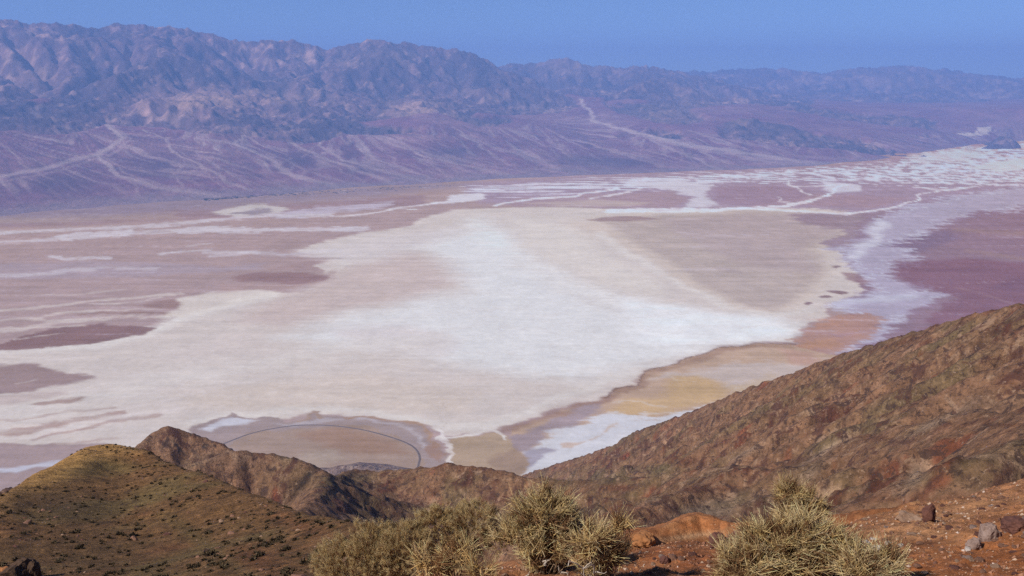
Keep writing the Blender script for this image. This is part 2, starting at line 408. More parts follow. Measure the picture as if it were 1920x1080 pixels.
def sdpoly(pts, k=2.5):
    d = np.full(qx.shape, -1e4)
    xs = [p[0] for p in pts]; ys = [p[1] for p in pts]
    bb = front & (qx > min(xs)-90) & (qx < max(xs)+90) & (qy > min(ys)-40) & (qy < max(ys)+40)
    x, y = qx[bb], qy[bb]*k; n = len(pts)
    if x.size == 0: return d
    md = np.full(x.shape, 1e9); ins = np.zeros(x.shape, bool)
    for i in range(n):
        x0, y0 = pts[i][0], pts[i][1]*k; x1, y1 = pts[(i+1) % n][0], pts[(i+1) % n][1]*k
        bx, by = x1-x0, y1-y0
        t = np.clip(((x-x0)*bx+(y-y0)*by)/(bx*bx+by*by+1e-9), 0, 1)
        md = np.minimum(md, np.hypot(x-x0-t*bx, y-y0-t*by))
        if y0 != y1:
            c = ((y0 > y) != (y1 > y)) & (x < (x1-x0)*(y-y0)/(y1-y0)+x0)
            ins ^= c
    d[bb] = np.where(ins, md, -md)
    return d
def area_layer(pts, col, soft=5, a=1.0, stk=0.0, stk2=0.0, mot=0.0, k=2.5, stk3=0.0, mot2=0.0, bias=0.0):
    global D
    sd = bias + np.minimum(sdpoly(pts, k), 16 if bias else 1e6) + stk*STK + stk2*STK2 + mot*MOT + stk3*STK3 + mot2*MOT2
    D = mix(D, lin(col), a*sstep(-soft, soft, sd))
def line_layer(pts, col, w, a=1.0, soft=2.0, stk=0.0, taper=False, k=2.0):
    global D
    xs = [p[0] for p in pts]; ys = [p[1] for p in pts]
    bb = front & (qx > min(xs)-60) & (qx < max(xs)+60) & (qy > min(ys)-25) & (qy < max(ys)+25)
    d = np.full(qx.shape, 1e4); t = np.zeros(qx.shape)
    if not bb.any(): return
    d[bb], t[bb] = polydist(qx[bb], qy[bb], pts, k)
    ww = w*(1-.75*t) if taper else w
    D = mix(D, lin(col), a*np.clip(.82+.55*STK2+.3*STK3, .15, 1)*(1-sstep(-soft, soft, d - ww + stk*STK + .5*w*MOT2)))
exec_layers = True
# the far lavender mud flats and the right-hand plain
area_layer([(860, 345), (1200, 318), (1560, 308), (1700, 283), (1920, 258), (2300, 245), (2300, 430), (1700, 425), (1300, 402), (1100, 388), (900, 380)], (172, 150, 172), 14)
area_layer([(1560, 480), (1640, 440), (1760, 400), (1860, 372), (2300, 340), (2300, 760), (1400, 800), (1500, 690), (1600, 600)], (156, 130, 150), 12)
area_layer([(1655, 500), (1730, 486), (1830, 486), (1930, 494), (2300, 490), (2300, 760), (1600, 720), (1700, 640), (1790, 560), (1700, 530)], (146, 112, 134), 8, stk=4)
area_layer([(1600, 470), (1700, 440), (1780, 432), (1800, 450), (1740, 465), (1720, 478)], (138, 120, 150), 10, .7, stk=8)
line_layer([(1800, 430), (1880, 436), (2000, 440)], (178, 150, 150), 8, .5, 6)
line_layer([(1820, 470), (1900, 484), (2000, 492)], (172, 145, 148), 7, .5, 6)
area_layer([(1830, 540), (1880, 528), (1960, 520), (2000, 540), (1900, 548)], (132, 104, 130), 6, .6)
line_layer([(1790, 540), (1850, 556), (1920, 575)], (168, 138, 150), 2, .5, 2)
area_layer([(1870, 372), (1960, 368), (1960, 386), (1900, 380)], (128, 105, 140), 4, .9)
# left mud flats: tone bands
area_layer([(-400, 395), (100, 400), (500, 385), (800, 365), (800, 385), (500, 405), (200, 420), (-400, 440)], (164, 138, 152), 9, .9, stk=7, stk3=9)
area_layer([(-400, 380), (100, 385), (400, 366), (800, 340), (900, 345), (700, 368), (420, 390), (200, 409), (-400, 438)], (154, 140, 164), 26, .95, stk=12, stk3=16)
area_layer([(-400, 405), (60, 408), (200, 403), (330, 398), (330, 412), (100, 418), (-400, 425)], (186, 164, 160), 10, .4, stk=10)
area_layer([(-400, 500), (200, 490), (420, 500), (500, 490), (480, 505), (250, 520), (-400, 530)], (176, 160, 176), 8, .6, stk=8)
# the great white playa
area_layer([(-400, 1000), (-400, 655), (0, 662), (60, 658), (130, 648), (230, 633), (300, 614), (360, 590), (480, 549), (560, 548), (625, 528), (640, 498), (615, 480), (560, 470), (600, 452), (700, 436), (760, 424), (800, 405),
            (850, 394), (930, 390), (1050, 387), (1150, 392), (1230, 398), (1300, 394), (1400, 391), (1520, 391), (1620, 402), (1600, 450), (1572, 466), (1585, 490), (1612, 525), (1605, 552), (1560, 582),
            (1520, 603), (1492, 628), (1500, 643), (1430, 643), (1350, 649), (1270, 671), (1215, 695), (1192, 722), (1140, 743), (1050, 766), (985, 783), (950, 798), (905, 812), (840, 816), (800, 802),
            (740, 790), (640, 782), (590, 770), (540, 779), (450, 778), (380, 800), (300, 860), (150, 890), (-400, 1100)], (213, 199, 196), 5, stk=5, stk3=5)
area_layer([(450, 600), (520, 560), (640, 505), (720, 470), (830, 480), (870, 520), (790, 560), (640, 590), (520, 612)], (207, 187, 185), 38)
area_layer([(560, 470), (720, 440), (860, 430), (800, 470), (640, 500)], (216, 204, 205), 30, .9, stk=14)
area_layer([(790, 465), (880, 432), (950, 440), (980, 500), (1110, 560), (1250, 600), (1440, 612), (1480, 634), (1300, 652), (1200, 690), (1080, 715), (900, 690), (760, 660), (600, 650), (540, 628), (640, 598), (760, 565), (880, 548), (850, 505)],
           (226, 222, 224), 50, stk=16, mot=14, stk3=14)
line_layer([(900, 420), (960, 470), (1060, 530), (1200, 575), (1350, 600), (1480, 618)], (233, 229, 230), 26, .75, 26, stk=8)
area_layer([(960, 410), (1080, 420), (1130, 470), (1250, 540), (1230, 560), (1080, 520), (990, 470)], (224, 212, 207), 34, .9)
area_layer([(620, 620), (760, 610), (860, 640), (820, 665), (680, 660)], (216, 204, 206), 30, .8, stk=10)
area_layer([(330, 740), (520, 715), (720, 705), (900, 735), (860, 772), (700, 772), (480, 768), (350, 765)], (214, 197, 190), 34, .9, stk=8)
area_layer([(300, 660), (450, 625), (560, 660), (460, 700), (330, 690)], (214, 199, 197), 34, .7, stk=10)
area_layer([(1160, 560), (1350, 585), (1470, 598), (1490, 630), (1380, 642), (1280, 650), (1200, 640)], (236, 233, 236), 24, stk=6)
line_layer([(-100, 668), (60, 655), (200, 643), (310, 615), (400, 580), (500, 553)], (230, 221, 218), 13, .95, 14)
line_layer([(-200, 800), (100, 770), (350, 700), (600, 665), (800, 640)], (224, 214, 211), 34, .6, 34, stk=10)
line_layer([(380, 790), (560, 764), (700, 776), (840, 800), (920, 798), (1040, 752), (1180, 702)], (226, 217, 214), 12, .7, 14, stk=4)
# grey-tan lens
area_layer([(1060, 418), (1200, 400), (1400, 392), (1580, 398), (1600, 430), (1575, 460), (1540, 480), (1560, 500), (1545, 540), (1500, 575), (1450, 588), (1380, 575), (1290, 540), (1210, 490), (1130, 450)], (212, 194, 187), 26)
area_layer([(1130, 416), (1230, 402), (1400, 396), (1560, 401), (1585, 430), (1550, 455), (1522, 468), (1548, 492), (1536, 522), (1488, 556), (1478, 572), (1450, 579), (1410, 574), (1350, 548), (1290, 510), (1220, 470), (1170, 440)], (192, 174, 172), 17)
area_layer([(1240, 410), (1400, 400), (1560, 405), (1570, 435), (1500, 470), (1530, 510), (1400, 500), (1290, 450)], (186, 166, 170), 22, .8)
line_layer([(1120, 440), (1200, 490), (1290, 540), (1370, 574), (1450, 592), (1520, 580)], (230, 221, 218), 9, .7, 10, stk=4)
area_layer([(1096, 411), (1140, 406), (1200, 406), (1240, 412), (1180, 415), (1130, 414)], (166, 140, 146), 3, .9)
area_layer([(1470, 402), (1560, 398), (1660, 398), (1630, 440), (1580, 466), (1545, 458), (1585, 432), (1520, 422)], (158, 134, 152), 8, .85, stk2=10)
area_layer([(1325, 498), (1370, 500), (1400, 515), (1350, 508)], (180, 160, 164), 6, .5)
for c in [(1519, 569, 8, 3), (1546, 558, 15, 4), (1568, 547, 19, 4), (1568, 501, 8, 3)]:
    area_layer([(c[0]-c[2], c[1]), (c[0]-c[2]*.4, c[1]-c[3]*.9), (c[0]+c[2]*.5, c[1]-c[3]*.7), (c[0]+c[2], c[1]+1), (c[0]+c[2]*.3, c[1]+c[3]), (c[0]-c[2]*.6, c[1]+c[3]*.7)], (142, 116, 128), 3, .95)
# far white mottled crust
area_layer([(860, 350), (1000, 340), (1200, 330), (1560, 313), (1700, 300), (1740, 282), (1920, 262), (2300, 250), (2300, 335), (1920, 352), (1750, 348), (1620, 342), (1400, 340), (1330, 350), (1200, 354), (1050, 360), (900, 368)],
           (224, 218, 232), 14, .9, stk=46, stk2=9, stk3=16, bias=-13)
area_layer([(1180, 345), (1260, 335), (1340, 345), (1320, 365), (1350, 385), (1280, 392), (1310, 370), (1250, 356)], (212, 204, 216), 6, .9, stk2=9)
area_layer([(1540, 340), (1600, 345), (1615, 358), (1560, 362), (1545, 352)], (212, 206, 220), 4, .9)
area_layer([(1820, 315), (1860, 305), (2000, 285), (2000, 310), (1880, 322)], (215, 206, 216), 5, .9, stk=4)
area_layer([(1700, 292), (1790, 280), (1860, 285), (1800, 305), (1720, 305)], (206, 198, 212), 8, .8, stk=16)
area_layer([(1490, 362), (1600, 366), (1700, 372), (1640, 390), (1500, 385), (1400, 388), (1440, 372)], (174, 146, 162), 6, .8)
area_layer([(1340, 350), (1450, 348), (1530, 356), (1500, 374), (1400, 386), (1340, 378)], (166, 140, 162), 6, .85)
area_layer([(960, 372), (1100, 365), (1260, 358), (1300, 375), (1260, 390), (1180, 392), (1050, 385), (960, 386)], (176, 150, 164), 6, .85)
area_layer([(980, 382), (1120, 374), (1220, 380), (1180, 388), (1050, 386)], (198, 178, 178), 6, .8)
# river-like salt channels
W = (238, 230, 238)
line_layer([(1140, 396), (1300, 394), (1400, 391), (1470, 386), (1510, 378), (1550, 368), (1566, 360), (1562, 352), (1580, 346)], W, 7, .95, 2, taper=True)
line_layer([(1390, 391), (1500, 396), (1590, 401), (1640, 395), (1700, 384), (1716, 376), (1722, 366), (1765, 357), (1830, 350), (1860, 346)], W, 4.5, .9, 2, taper=True)
line_layer([(1476, 336), (1476, 347), (1500, 352), (1520, 366)], W, 2.2, .7, 1.5); line_layer([(1490, 350), (1560, 347)], W, 1.6, .7, 1.5)
line_layer([(1455, 370), (1462, 378), (1490, 382)], W, 2, .6, 1.5)
line_layer([(1715, 350), (1760, 356), (1800, 352)], W, 3, .7, 2)
line_layer([(932, 385), (950, 380), (1000, 373), (1080, 368), (1092, 363), (1140, 358), (1165, 352)], W, 3.2, .95, 2); line_layer([(1108, 372), (1160, 364), (1210, 352)], W, 2.4, .8, 2)
area_layer([(790, 384), (830, 378), (848, 366), (900, 362), (912, 372), (860, 380)], (220, 212, 222), 3, .95, stk2=5)
line_layer([(620, 407), (700, 400), (760, 388), (820, 380)], W, 2.4, .8, 2); line_layer([(735, 391), (782, 392)], W, 1.5, .8, 1.2)
area_layer([(400, 396), (460, 384), (500, 383), (540, 392), (520, 400), (440, 406)], (208, 198, 200), 6, .9, stk2=8)
area_layer([(500, 405), (560, 392), (680, 385), (740, 378), (720, 390), (600, 402), (540, 410)], (198, 186, 204), 6, .8, stk=12)
area_layer([(440, 398), (510, 390), (505, 400), (470, 404)], (140, 125, 150), 5, .7, stk2=8)
# feathered white strip beside the purple plain
FE = (206, 203, 222)
area_layer([(1760, 372), (1860, 360), (1940, 345), (1960, 380), (1890, 395), (1830, 398), (1770, 418), (1720, 442), (1670, 458), (1700, 468), (1732, 484), (1680, 494), (1650, 508), (1690, 535), (1770, 556), (1730, 570), (1700, 598), (1640, 640), (1560, 668),
            (1520, 672), (1600, 640), (1650, 606), (1600, 588), (1556, 576), (1590, 560), (1640, 545), (1610, 520), (1590, 500), (1580, 478), (1560, 466), (1620, 448), (1636, 412), (1700, 388)], FE, 10, .95, stk=22, stk2=17)
STRIP = [(1760, 372), (1860, 360), (1940, 345), (1960, 380), (1890, 395), (1770, 418), (1670, 458), (1732, 484), (1650, 508), (1770, 556), (1700, 598), (1640, 640), (1520, 672), (1650, 606), (1556, 576), (1640, 545), (1580, 478), (1560, 466), (1636, 412)]
area_layer(STRIP, (158, 136, 164), 16, .55, stk=14, stk3=60, stk2=18); D0 = None
line_layer([(1650, 420), (1640, 450), (1600, 480)], (218, 215, 228), 12, .8, 10, stk=10)
line_layer([(1580, 575), (1640, 560), (1700, 552)], (212, 212, 228), 12, .6, 12, stk=8)
area_layer([(1575, 512), (1610, 515), (1640, 530), (1615, 536), (1590, 525)], (160, 128, 140), 5, .8, stk2=6)
# red and orange mud below it
area_layer([(1490, 636), (1506, 628), (1514, 612), (1560, 590), (1640, 588), (1670, 600), (1640, 622), (1600, 650), (1560, 668), (1480, 676), (1500, 648)], (184, 143, 136), 9, .9, stk=14, stk3=22)
area_layer([(1500, 645), (1560, 632), (1590, 640), (1575, 652), (1510, 658)], (198, 150, 126), 9, .6, stk=10, stk3=14)
area_layer([(1520, 600), (1570, 594), (1580, 604), (1530, 616)], (196, 146, 126), 9, .5, stk=10, stk3=14)
line_layer([(1530, 622), (1580, 624), (1640, 618)], (172, 140, 156), 4, .7, 4, stk=5)
# shallow basin below the right-hand spur
area_layer([(955, 800), (1050, 770), (1140, 746), (1195, 724), (1215, 698), (1270, 674), (1350, 652), (1430, 646), (1500, 650), (1570, 668), (1560, 720), (1300, 830), (1100, 930), (900, 930), (940, 850)], (196, 166, 150), 3)
area_layer([(1230, 715), (1300, 690), (1420, 678), (1540, 690), (1480, 730), (1380, 735), (1300, 712)], (202, 184, 180), 14, .9, mot=16, mot2=22)
area_layer([(1460, 655), (1540, 665), (1540, 690), (1480, 684)], (198, 158, 148), 12, .8)
line_layer([(1130, 752), (1194, 728), (1214, 704), (1270, 680), (1350, 657), (1430, 650), (1490, 652)], (164, 132, 122), 9, .85, 7)
line_layer([(1194, 724), (1214, 698), (1270, 674), (1350, 652), (1430, 646), (1500, 648)], (128, 104, 104), 1.8, .8, 1.2)
area_layer([(1140, 770), (1180, 752), (1240, 735), (1262, 712), (1300, 708), (1352, 722), (1356, 742), (1330, 754), (1250, 764), (1190, 774)], (205, 170, 130), 17, .75, mot=9, mot2=12)
area_layer([(1358, 748), (1372, 730), (1410, 712), (1446, 704), (1410, 734), (1380, 750)], (205, 176, 146), 14, .6, mot=9, mot2=14)
line_layer([(1258, 712), (1270, 720), (1300, 722)], (212, 190, 170), 2, .7, 1.5); line_layer([(1160, 752), (1200, 752), (1236, 758)], (208, 190, 180), 2.5, .7, 2)
area_layer([(985, 890), (1005, 812), (1060, 795), (1140, 772), (1200, 776), (1260, 765), (1340, 755), (1390, 738), (1440, 722), (1420, 745), (1300, 815), (1120, 930), (1000, 930)], (212, 210, 220), 9, .95, stk2=11, mot=12, mot2=16, stk3=14)
area_layer([(950, 815), (1000, 795), (1080, 765), (1138, 750), (1128, 770), (1060, 790), (1010, 812), (1000, 850), (965, 850)], (166, 148, 160), 10, .9, mot=12, mot2=14)
area_layer([(985, 860), (1010, 845), (1040, 850), (1010, 872), (990, 880)], (150, 136, 158), 6, .7, mot=10)
area_layer([(1045, 838), (1085, 830), (1075, 845), (1050, 848)], (200, 172, 160), 4, .8)
line_layer([(1090, 828), (1120, 805), (1150, 785)], (204, 170, 146), 3, .7, 3, stk=5)
line_layer([(940, 806), (1000, 786), (1080, 764), (1145, 745)], (158, 128, 126), 9, .85, 7)
line_layer([(1138, 745), (1152, 738), (1192, 724)], (130, 104, 100), 1.8, .8, 1.2)
# tan pond and white channel
area_layer([(838, 832), (850, 820), (900, 816), (925, 808), (945, 815), (965, 835), (1000, 880), (960, 930), (830, 930)], (182, 157, 141), 4, mot=3)
area_layer([(940, 850), (975, 840), (1000, 880), (960, 930), (920, 880)], (160, 134, 126), 10, .7)
line_layer([(836, 822), (880, 818), (902, 812), (908, 802), (930, 808), (946, 822)], (222, 212, 210), 3.5, .9, 2)
line_layer([(826, 806), (836, 828), (844, 848), (846, 880)], (226, 216, 216), 6.5, .95, 2.5)
# bajada fan ringed by the road
area_layer([(372, 802), (400, 792), (444, 780), (452, 774), (490, 782), (500, 776), (535, 776), (548, 784), (575, 780), (592, 770), (612, 780), (680, 786), (760, 794), (800, 806), (815, 824), (836, 850), (842, 930), (500, 930), (400, 880), (340, 840)], (168, 149, 153), 3)
area_layer([(378, 803), (420, 792), (452, 780), (500, 784), (470, 794), (430, 802), (400, 812)], (208, 206, 220), 6, .85, mot=8)
area_layer([(500, 786), (560, 788), (600, 778), (640, 790), (560, 794)], (196, 188, 200), 5, .5, mot=8)
line_layer([(578, 782), (590, 772), (606, 780)], (176, 146, 130), 3, .8, 2)
line_layer([(640, 786), (720, 790), (775, 798), (806, 815), (818, 835)], (178, 144, 128), 4.5, .85, 3)
line_layer([(660, 790), (730, 800), (780, 815), (800, 835)], (200, 190, 200), 5, .6, 5, stk=6)
area_layer([(795, 830), (815, 826), (834, 852), (820, 870), (800, 860)], (165, 132, 126), 6, .8)
area_layer([(437, 826), (500, 804), (560, 797), (640, 801), (720, 816), (776, 836), (786, 862), (780, 930), (440, 930)], (170, 146, 140), 3, .95)
area_layer([(570, 806), (640, 806), (720, 826), (760, 846), (700, 850), (620, 838), (590, 825)], (166, 132, 122), 16, .7, mot=8)
area_layer([(560, 850), (640, 842), (660, 860), (600, 880)], (182, 164, 156), 14, .6)
# dark mud pans and pale streaks at the left
DK = (146, 116, 124)
area_layer([(-300, 640), (0, 640), (30, 628), (60, 622), (125, 610), (180, 606), (240, 612), (304, 614), (290, 622), (200, 638), (60, 654), (-300, 670)], DK, 3, .95, stk2=5)
line_layer([(20, 632), (60, 628), (110, 625)], (214, 200, 198), 3, .85, 2, taper=True)
area_layer([(436, 518), (480, 509), (560, 513), (616, 516), (600, 527), (540, 533), (470, 526)], (158, 128, 136), 6, .95, stk=4)
area_layer([(500, 504), (590, 488), (625, 500), (600, 510), (540, 508)], (172, 146, 152), 7, .8, stk=8)
area_layer([(430, 528), (540, 535), (590, 530), (520, 545), (420, 545)], (182, 154, 156), 6, .8, stk=5)
area_layer([(255, 572), (320, 562), (400, 568), (425, 564), (395, 578), (300, 580)], (160, 132, 136), 5, .9, stk=5)
line_layer([(150, 592), (190, 589), (260, 590), (330, 592)], (160, 130, 130), 3, .85, 2, stk=3)
line_layer([(0, 616), (100, 612), (160, 608)], (218, 202, 200), 3, .7, 3)
area_layer([(-300, 690), (0, 688), (70, 684), (120, 690), (192, 704), (150, 712), (60, 735), (-300, 750)], (158, 132, 138), 8, .9, stk=9)
area_layer([(40, 764), (110, 752), (170, 746), (140, 760), (70, 766)], (168, 138, 138), 6, .8, stk=5)
area_layer([(-300, 745), (0, 742), (110, 735), (120, 745), (0, 762), (-300, 770)], (196, 176, 176), 8, .7, stk=6)
for pts, w, a in [([(-100, 798), (60, 787), (130, 775), (215, 764)], 4, .7), ([(-200, 825), (0, 812), (80, 803), (150, 790), (220, 776)], 10, .9), ([(65, 820), (140, 805), (200, 792), (270, 783), (300, 780)], 7, .85),
                  ([(90, 838), (150, 830), (230, 815)], 5, .7)]:
    line_layer(pts, (180, 152, 150), w, a, 4, stk=4)
area_layer([(-400, 840), (0, 832), (100, 838), (200, 828), (230, 840), (150, 870), (60, 930), (-400, 950)], (168, 144, 150), 8, .9, stk=6)
area_layer([(-60, 885), (40, 872), (90, 864), (115, 868), (80, 882), (0, 895)], (206, 206, 224), 8, .8, mot=10)
CR = (222, 208, 206)
for pts, w, a in [([(-100, 802), (60, 792), (180, 778), (280, 760), (350, 738), (470, 713)], 3, .9), ([(-200, 832), (0, 822), (70, 815), (130, 803), (170, 790), (240, 780), (330, 772)], 7, .95), ([(0, 780), (150, 762), (260, 742), (360, 712)], 6, .6),
                  ([(-50, 690), (60, 678), (150, 672)], 5, .6), ([(40, 717), (85, 709)], 1.5, .6)]:
    line_layer(pts, CR, w, a, 4, stk=3)
WS = (214, 204, 214)
for pts, w, a, sk in [([(-100, 442), (60, 434), (180, 429), (290, 424), (400, 412), (500, 405), (620, 404)], 6, .85, 6), ([(-100, 460), (0, 455), (60, 452), (118, 447)], 5, .8, 4), ([(118, 445), (160, 442), (240, 438)], 11, .9, 6),
                      ([(230, 440), (330, 432), (420, 428)], 9, .7, 8), ([(340, 434), (400, 430), (480, 432), (560, 430), (690, 429)], 9, .95, 10), ([(90, 481), (120, 484), (200, 484)], 5, .85, 4),
                      ([(300, 476), (340, 474), (400, 470)], 3.5, .85, 4), ([(350, 462), (400, 456)], 1.6, .8, 2), ([(-50, 520), (60, 515), (140, 508), (200, 503)], 8, .6, 9), ([(220, 505), (290, 505)], 7, .5, 8),
                      ([(60, 553), (160, 550), (230, 540)], 3, .5, 4), ([(-50, 586), (60, 580), (110, 573), (150, 566), (190, 563), (260, 556), (330, 548)], 4, .85, 4), ([(180, 570), (260, 566), (320, 552)], 2.5, .7, 3),
                      ([(-50, 605), (80, 598), (140, 588), (200, 583), (300, 583)], 3.5, .8, 4), ([(-50, 626), (40, 615), (100, 604), (200, 597), (320, 598)], 6, .8, 5), ([(390, 476), (440, 472), (480, 473)], 4, .7, 4), ([(400, 480), (470, 472), (540, 476), (640, 470)], 6, .6, 8)]:
    line_layer(pts, WS if pts[0][1] < 540 else (216, 200, 198), w, a, 3, stk=sk)
area_layer([(330, 560), (400, 545), (480, 542), (520, 548), (440, 572), (360, 596), (300, 600), (340, 580)], (224, 212, 206), 9, .8, stk=5)
area_layer([(590, 500), (625, 490), (660, 495), (640, 505), (610, 512)], (222, 210, 206), 6, .7)
# faint trails
line_layer([(1772, 488), (1768, 502), (1768, 512), (1778, 530), (1796, 552), (1803, 566), (1802, 578), (1795, 592)], (126, 104, 132), 1.0, .5, 1.2)
line_layer([(812, 752), (822, 780), (830, 806)], (196, 178, 170), 1.3, .6, 1.2)
Lm = D.mean(-1, keepdims=True); D = Lm + (D-Lm)*.90
mud = 1-sstep(.35, .6, D[..., 1])                       # the dark mud is streakier than the salt
FIL = (1-np.abs(pn(X/1300+1.2*MOT+.4*A1/90, Y/230+.6*A2/90, 181))*7)*np.clip(1.4-RR/11000, 0, 1)      # thin crust lines
FIL2 = (1-np.abs(pn(X/800+1.5*MOT, Y/520+.8*MOT, 187))*9)*np.clip(1.4-RR/11000, 0, 1)
salt = sstep(.38, .55, D[..., 1])
D = mix(D, lin((238, 232, 232)), np.clip(FIL, 0, 1)*salt*.16); D = mix(D, lin((206, 184, 176)), np.clip(FIL2, 0, 1)*salt*.16)
D = D*np.array([1.05, 1.06, 1.02])
D = D*(1+.05*MOT2*np.clip(1.3-RR/9000, 0, 1))[..., None]
D = D*(1+(.05+.09*mud)*STK)[..., None]*(1+(.035+.05*mud)*MOT)[..., None]*(1+(.03+.08*mud)*STK3)[..., None]
D = mix(D, lin((206, 198, 210)), np.clip(sstep(.42, .85, STK+.5*STK3)*mud*.35*(RR > 5200), 0, 1))
DEH_I = np.array([1.04, 1.04, 1.08]); DEH_H = np.array([.185, .30, .655])
T = np.exp(-HAZE_RHO*np.hypot(RR, ZF))[..., None]
alb = np.clip((D - DEH_H*(1-T))/(DEH_I*T), .03, .86)
alb[~front] = (.42, .35, .34)
M_floor = terrain_mat('salt_flat_ground', (0.03, 0.006), 0.075, 0.3, 0.04, bdist=1.5)
link('valley_floor', grid_mesh('valley_floor', X, Y, np.full(X.shape, ZF), alb), M_floor, kind='structure')

# ------------------------------------------------------------------ roads on the valley floor
def smooth_line(pts, n=90):
    p = np.array(pts, float); t = np.linspace(0, len(p)-1, n); i = np.clip(t.astype(int), 0, len(p)-2); f = (t-i)[:, None]
    p0 = p[np.clip(i-1, 0, len(p)-1)]; p1 = p[i]; p2 = p[i+1]; p3 = p[np.clip(i+2, 0, len(p)-1)]
    return .5*((2*p1)+(-p0+p2)*f+(2*p0-5*p1+4*p2-p3)*f*f+(-p0+3*p1-3*p2+p3)*f**3)
def road(pts, w, col, lift):
    c = smooth_line([floor_pt(*p)[:2] for p in pts])
    tg = np.gradient(c, axis=0); tg /= np.linalg.norm(tg, axis=1)[:, None]; nr = np.stack([-tg[:, 1], tg[:, 0]], 1)
    prof = [(-w*.5-3, 0.0), (-w*.5, lift), (0, lift+.12), (w*.5, lift), (w*.5+3, 0.0)]
    v = np.concatenate([np.c_[c+nr*o, np.full(len(c), ZF+.05+h)] for o, h in prof])
    n = len(c); f = []
    for k in range(len(prof)-1):
        i = np.arange(n-1)+k*n; f.append(np.stack([i, i+1, i+1+n, i+n], 1))
    return link('road', mesh('road', v, np.concatenate(f), np.repeat(np.array([(.30, .24, .215), col, col, col, (.30, .24, .215)]), n, 0), True), M_road, kind='structure')
M_road = terrain_mat('asphalt', (0.05,), 0.15)
road([(395, 842), (437, 825), (470, 813), (510, 804), (560, 797.5), (620, 798), (680, 806), (730, 819), (765, 832), (781, 844), (787, 858), (785, 870), (778, 900)], 7.0, (.16, .118, .10), .5)

# ------------------------------------------------------------------ spurs and gullies below the viewpoint
def tent(GX, GY, pts, sn, sf, conc=0.0):
    p = np.array([P(*k) if len(k) == 3 else k for k in pts]) if not isinstance(pts, np.ndarray) else pts
    d = np.full(GX.shape, 1e9); zc = np.zeros(GX.shape); rc = np.zeros(GX.shape)
    for i in range(len(p)-1):
        a, b = p[i], p[i+1]; bx, by = b[0]-a[0], b[1]-a[1]
        t = np.clip(((GX-a[0])*bx+(GY-a[1])*by)/(bx*bx+by*by), 0, 1)
        cx, cy = a[0]+t*bx, a[1]+t*by; q = np.hypot(GX-cx, GY-cy); u = q < d
        d = np.where(u, q, d); zc = np.where(u, a[2]+t*(b[2]-a[2]), zc); rc = np.where(u, np.hypot(cx, cy), rc)
    near = sstep(-15, 15, rc-np.hypot(GX, GY))
    s = sf + (sn-sf)*near
    return zc - s*d*(1-conc*d/(d+200)) + 0.0, d
R1 = [(2300, 440, 640), (2100, 492, 720), (1920, 546, 820), (1860, 562, 850), (1800, 578, 890), (1700, 610, 970), (1600, 642, 1060), (1500, 679, 1170), (1400, 716, 1290), (1300, 756, 1440), (1200, 796, 1620), (1120, 836, 1800), (1050, 860, 1980), (985, 880, 2150), (900, 940, 2500), (850, 1000, 2900)]
R2 = [(2300, 650, 330), (2100, 690, 370), (1920, 735, 430), (1826, 741, 450), (1700, 775, 490), (1600, 805, 530), (1450, 838, 590), (1280, 866, 660), (1170, 877, 710), (1090, 884, 760), (1000, 878, 800), (930, 866, 830), (870, 856, 850), (835, 850, 860),
      (800, 858, 870), (760, 865, 890), (700, 869, 910), (640, 865, 930), (600, 872, 950)]
R2b = [(1826, 741, 450), (1760, 800, 425), (1640, 860, 400), (1480, 930, 380)]
R2c = [(1450, 838, 590), (1330, 885, 520), (1200, 930, 470), (1080, 960, 440)]
R2d = [(835, 857, 860), (790, 890, 780), (720, 920, 690), (660, 945, 620)]
R2e = [(1920, 800, 400), (1840, 850, 370), (1780, 905, 350)]
R3 = [(150, 880, 980), (232, 834, 955), (270, 803, 965), (310, 785, 970), (350, 796, 962), (390, 811, 950), (432, 829, 930), (480, 850, 900)]
R3b = [(300, 890, 780), (335, 868, 800), (380, 848, 810), (430, 831, 815), (480, 836, 812), (530, 840, 800), (556, 846, 790), (606, 872, 765), (590, 904, 700), (550, 946, 610), (510, 985, 540)]
R3c = [(432, 831, 815), (400, 880, 700), (380, 920, 600)]
R2f = [(640, 868, 900), (624, 892, 790), (606, 917, 690), (578, 950, 600)]
R5 = [(-200, 905, 560), (0, 897, 600), (50, 886, 610), (95, 878, 620), (125, 892, 640)]
R6 = [(600, 880, 3900), (640, 872, 3850), (690, 876, 3800), (740, 886, 3700)]
HX0, HX1, HY0, HY1, HD = -1500., 1500., 120., 3400., 6.0
GX, GY = np.meshgrid(np.arange(HX0, HX1, HD), np.arange(HY0, HY1, HD))
wxx = 26*fbm(GX/160, GY/160, 3, 201); wyy = 26*fbm(GX/160, GY/160, 3, 207)
GR = np.hypot(GX, GY)
hz = -4 - .56*(GR-8)
for pts, sn, sf in [(R1, .62, .75), (R2, .42, .8), (R2b, .6, .6), (R2c, .5, .55), (R2e, .6, .65), (R3, .5, .75), (R3b, .42, .62), (R2f, .42, .8), (R5, .6, .7)]:
    h, d = tent(GX, GY, pts, sn, sf, .03)
    # leave crests where they are and let the flanks wander
    fade = sstep(10, 90, d)
    h = h + fade*(14*(ridged((GX+wxx)/130, (GY+wyy)/130, 4, 211)-.8))
    k = 6.0
    hz = np.maximum(hz, h) + np.where(np.abs(hz-h) < k, (k-np.abs(hz-h))**2/(4*k), 0)
hfix = hz < ZF+2
hz0 = hz.copy()
hz, hA = erode(hz + 1.6*fbm(GX/30, GY/30, 3, 221), HD, 14, 0.075, 0.5, hfix, 0.012)
rr = np.concatenate([np.linspace(230, 560, 200)[:-1], np.linspace(560, 1250, 230)[:-1], np.linspace(1250, 2500, 110)[:-1], np.linspace(2500, 3350, 12)])
azs = np.radians(np.linspace(-39, 39, 880))
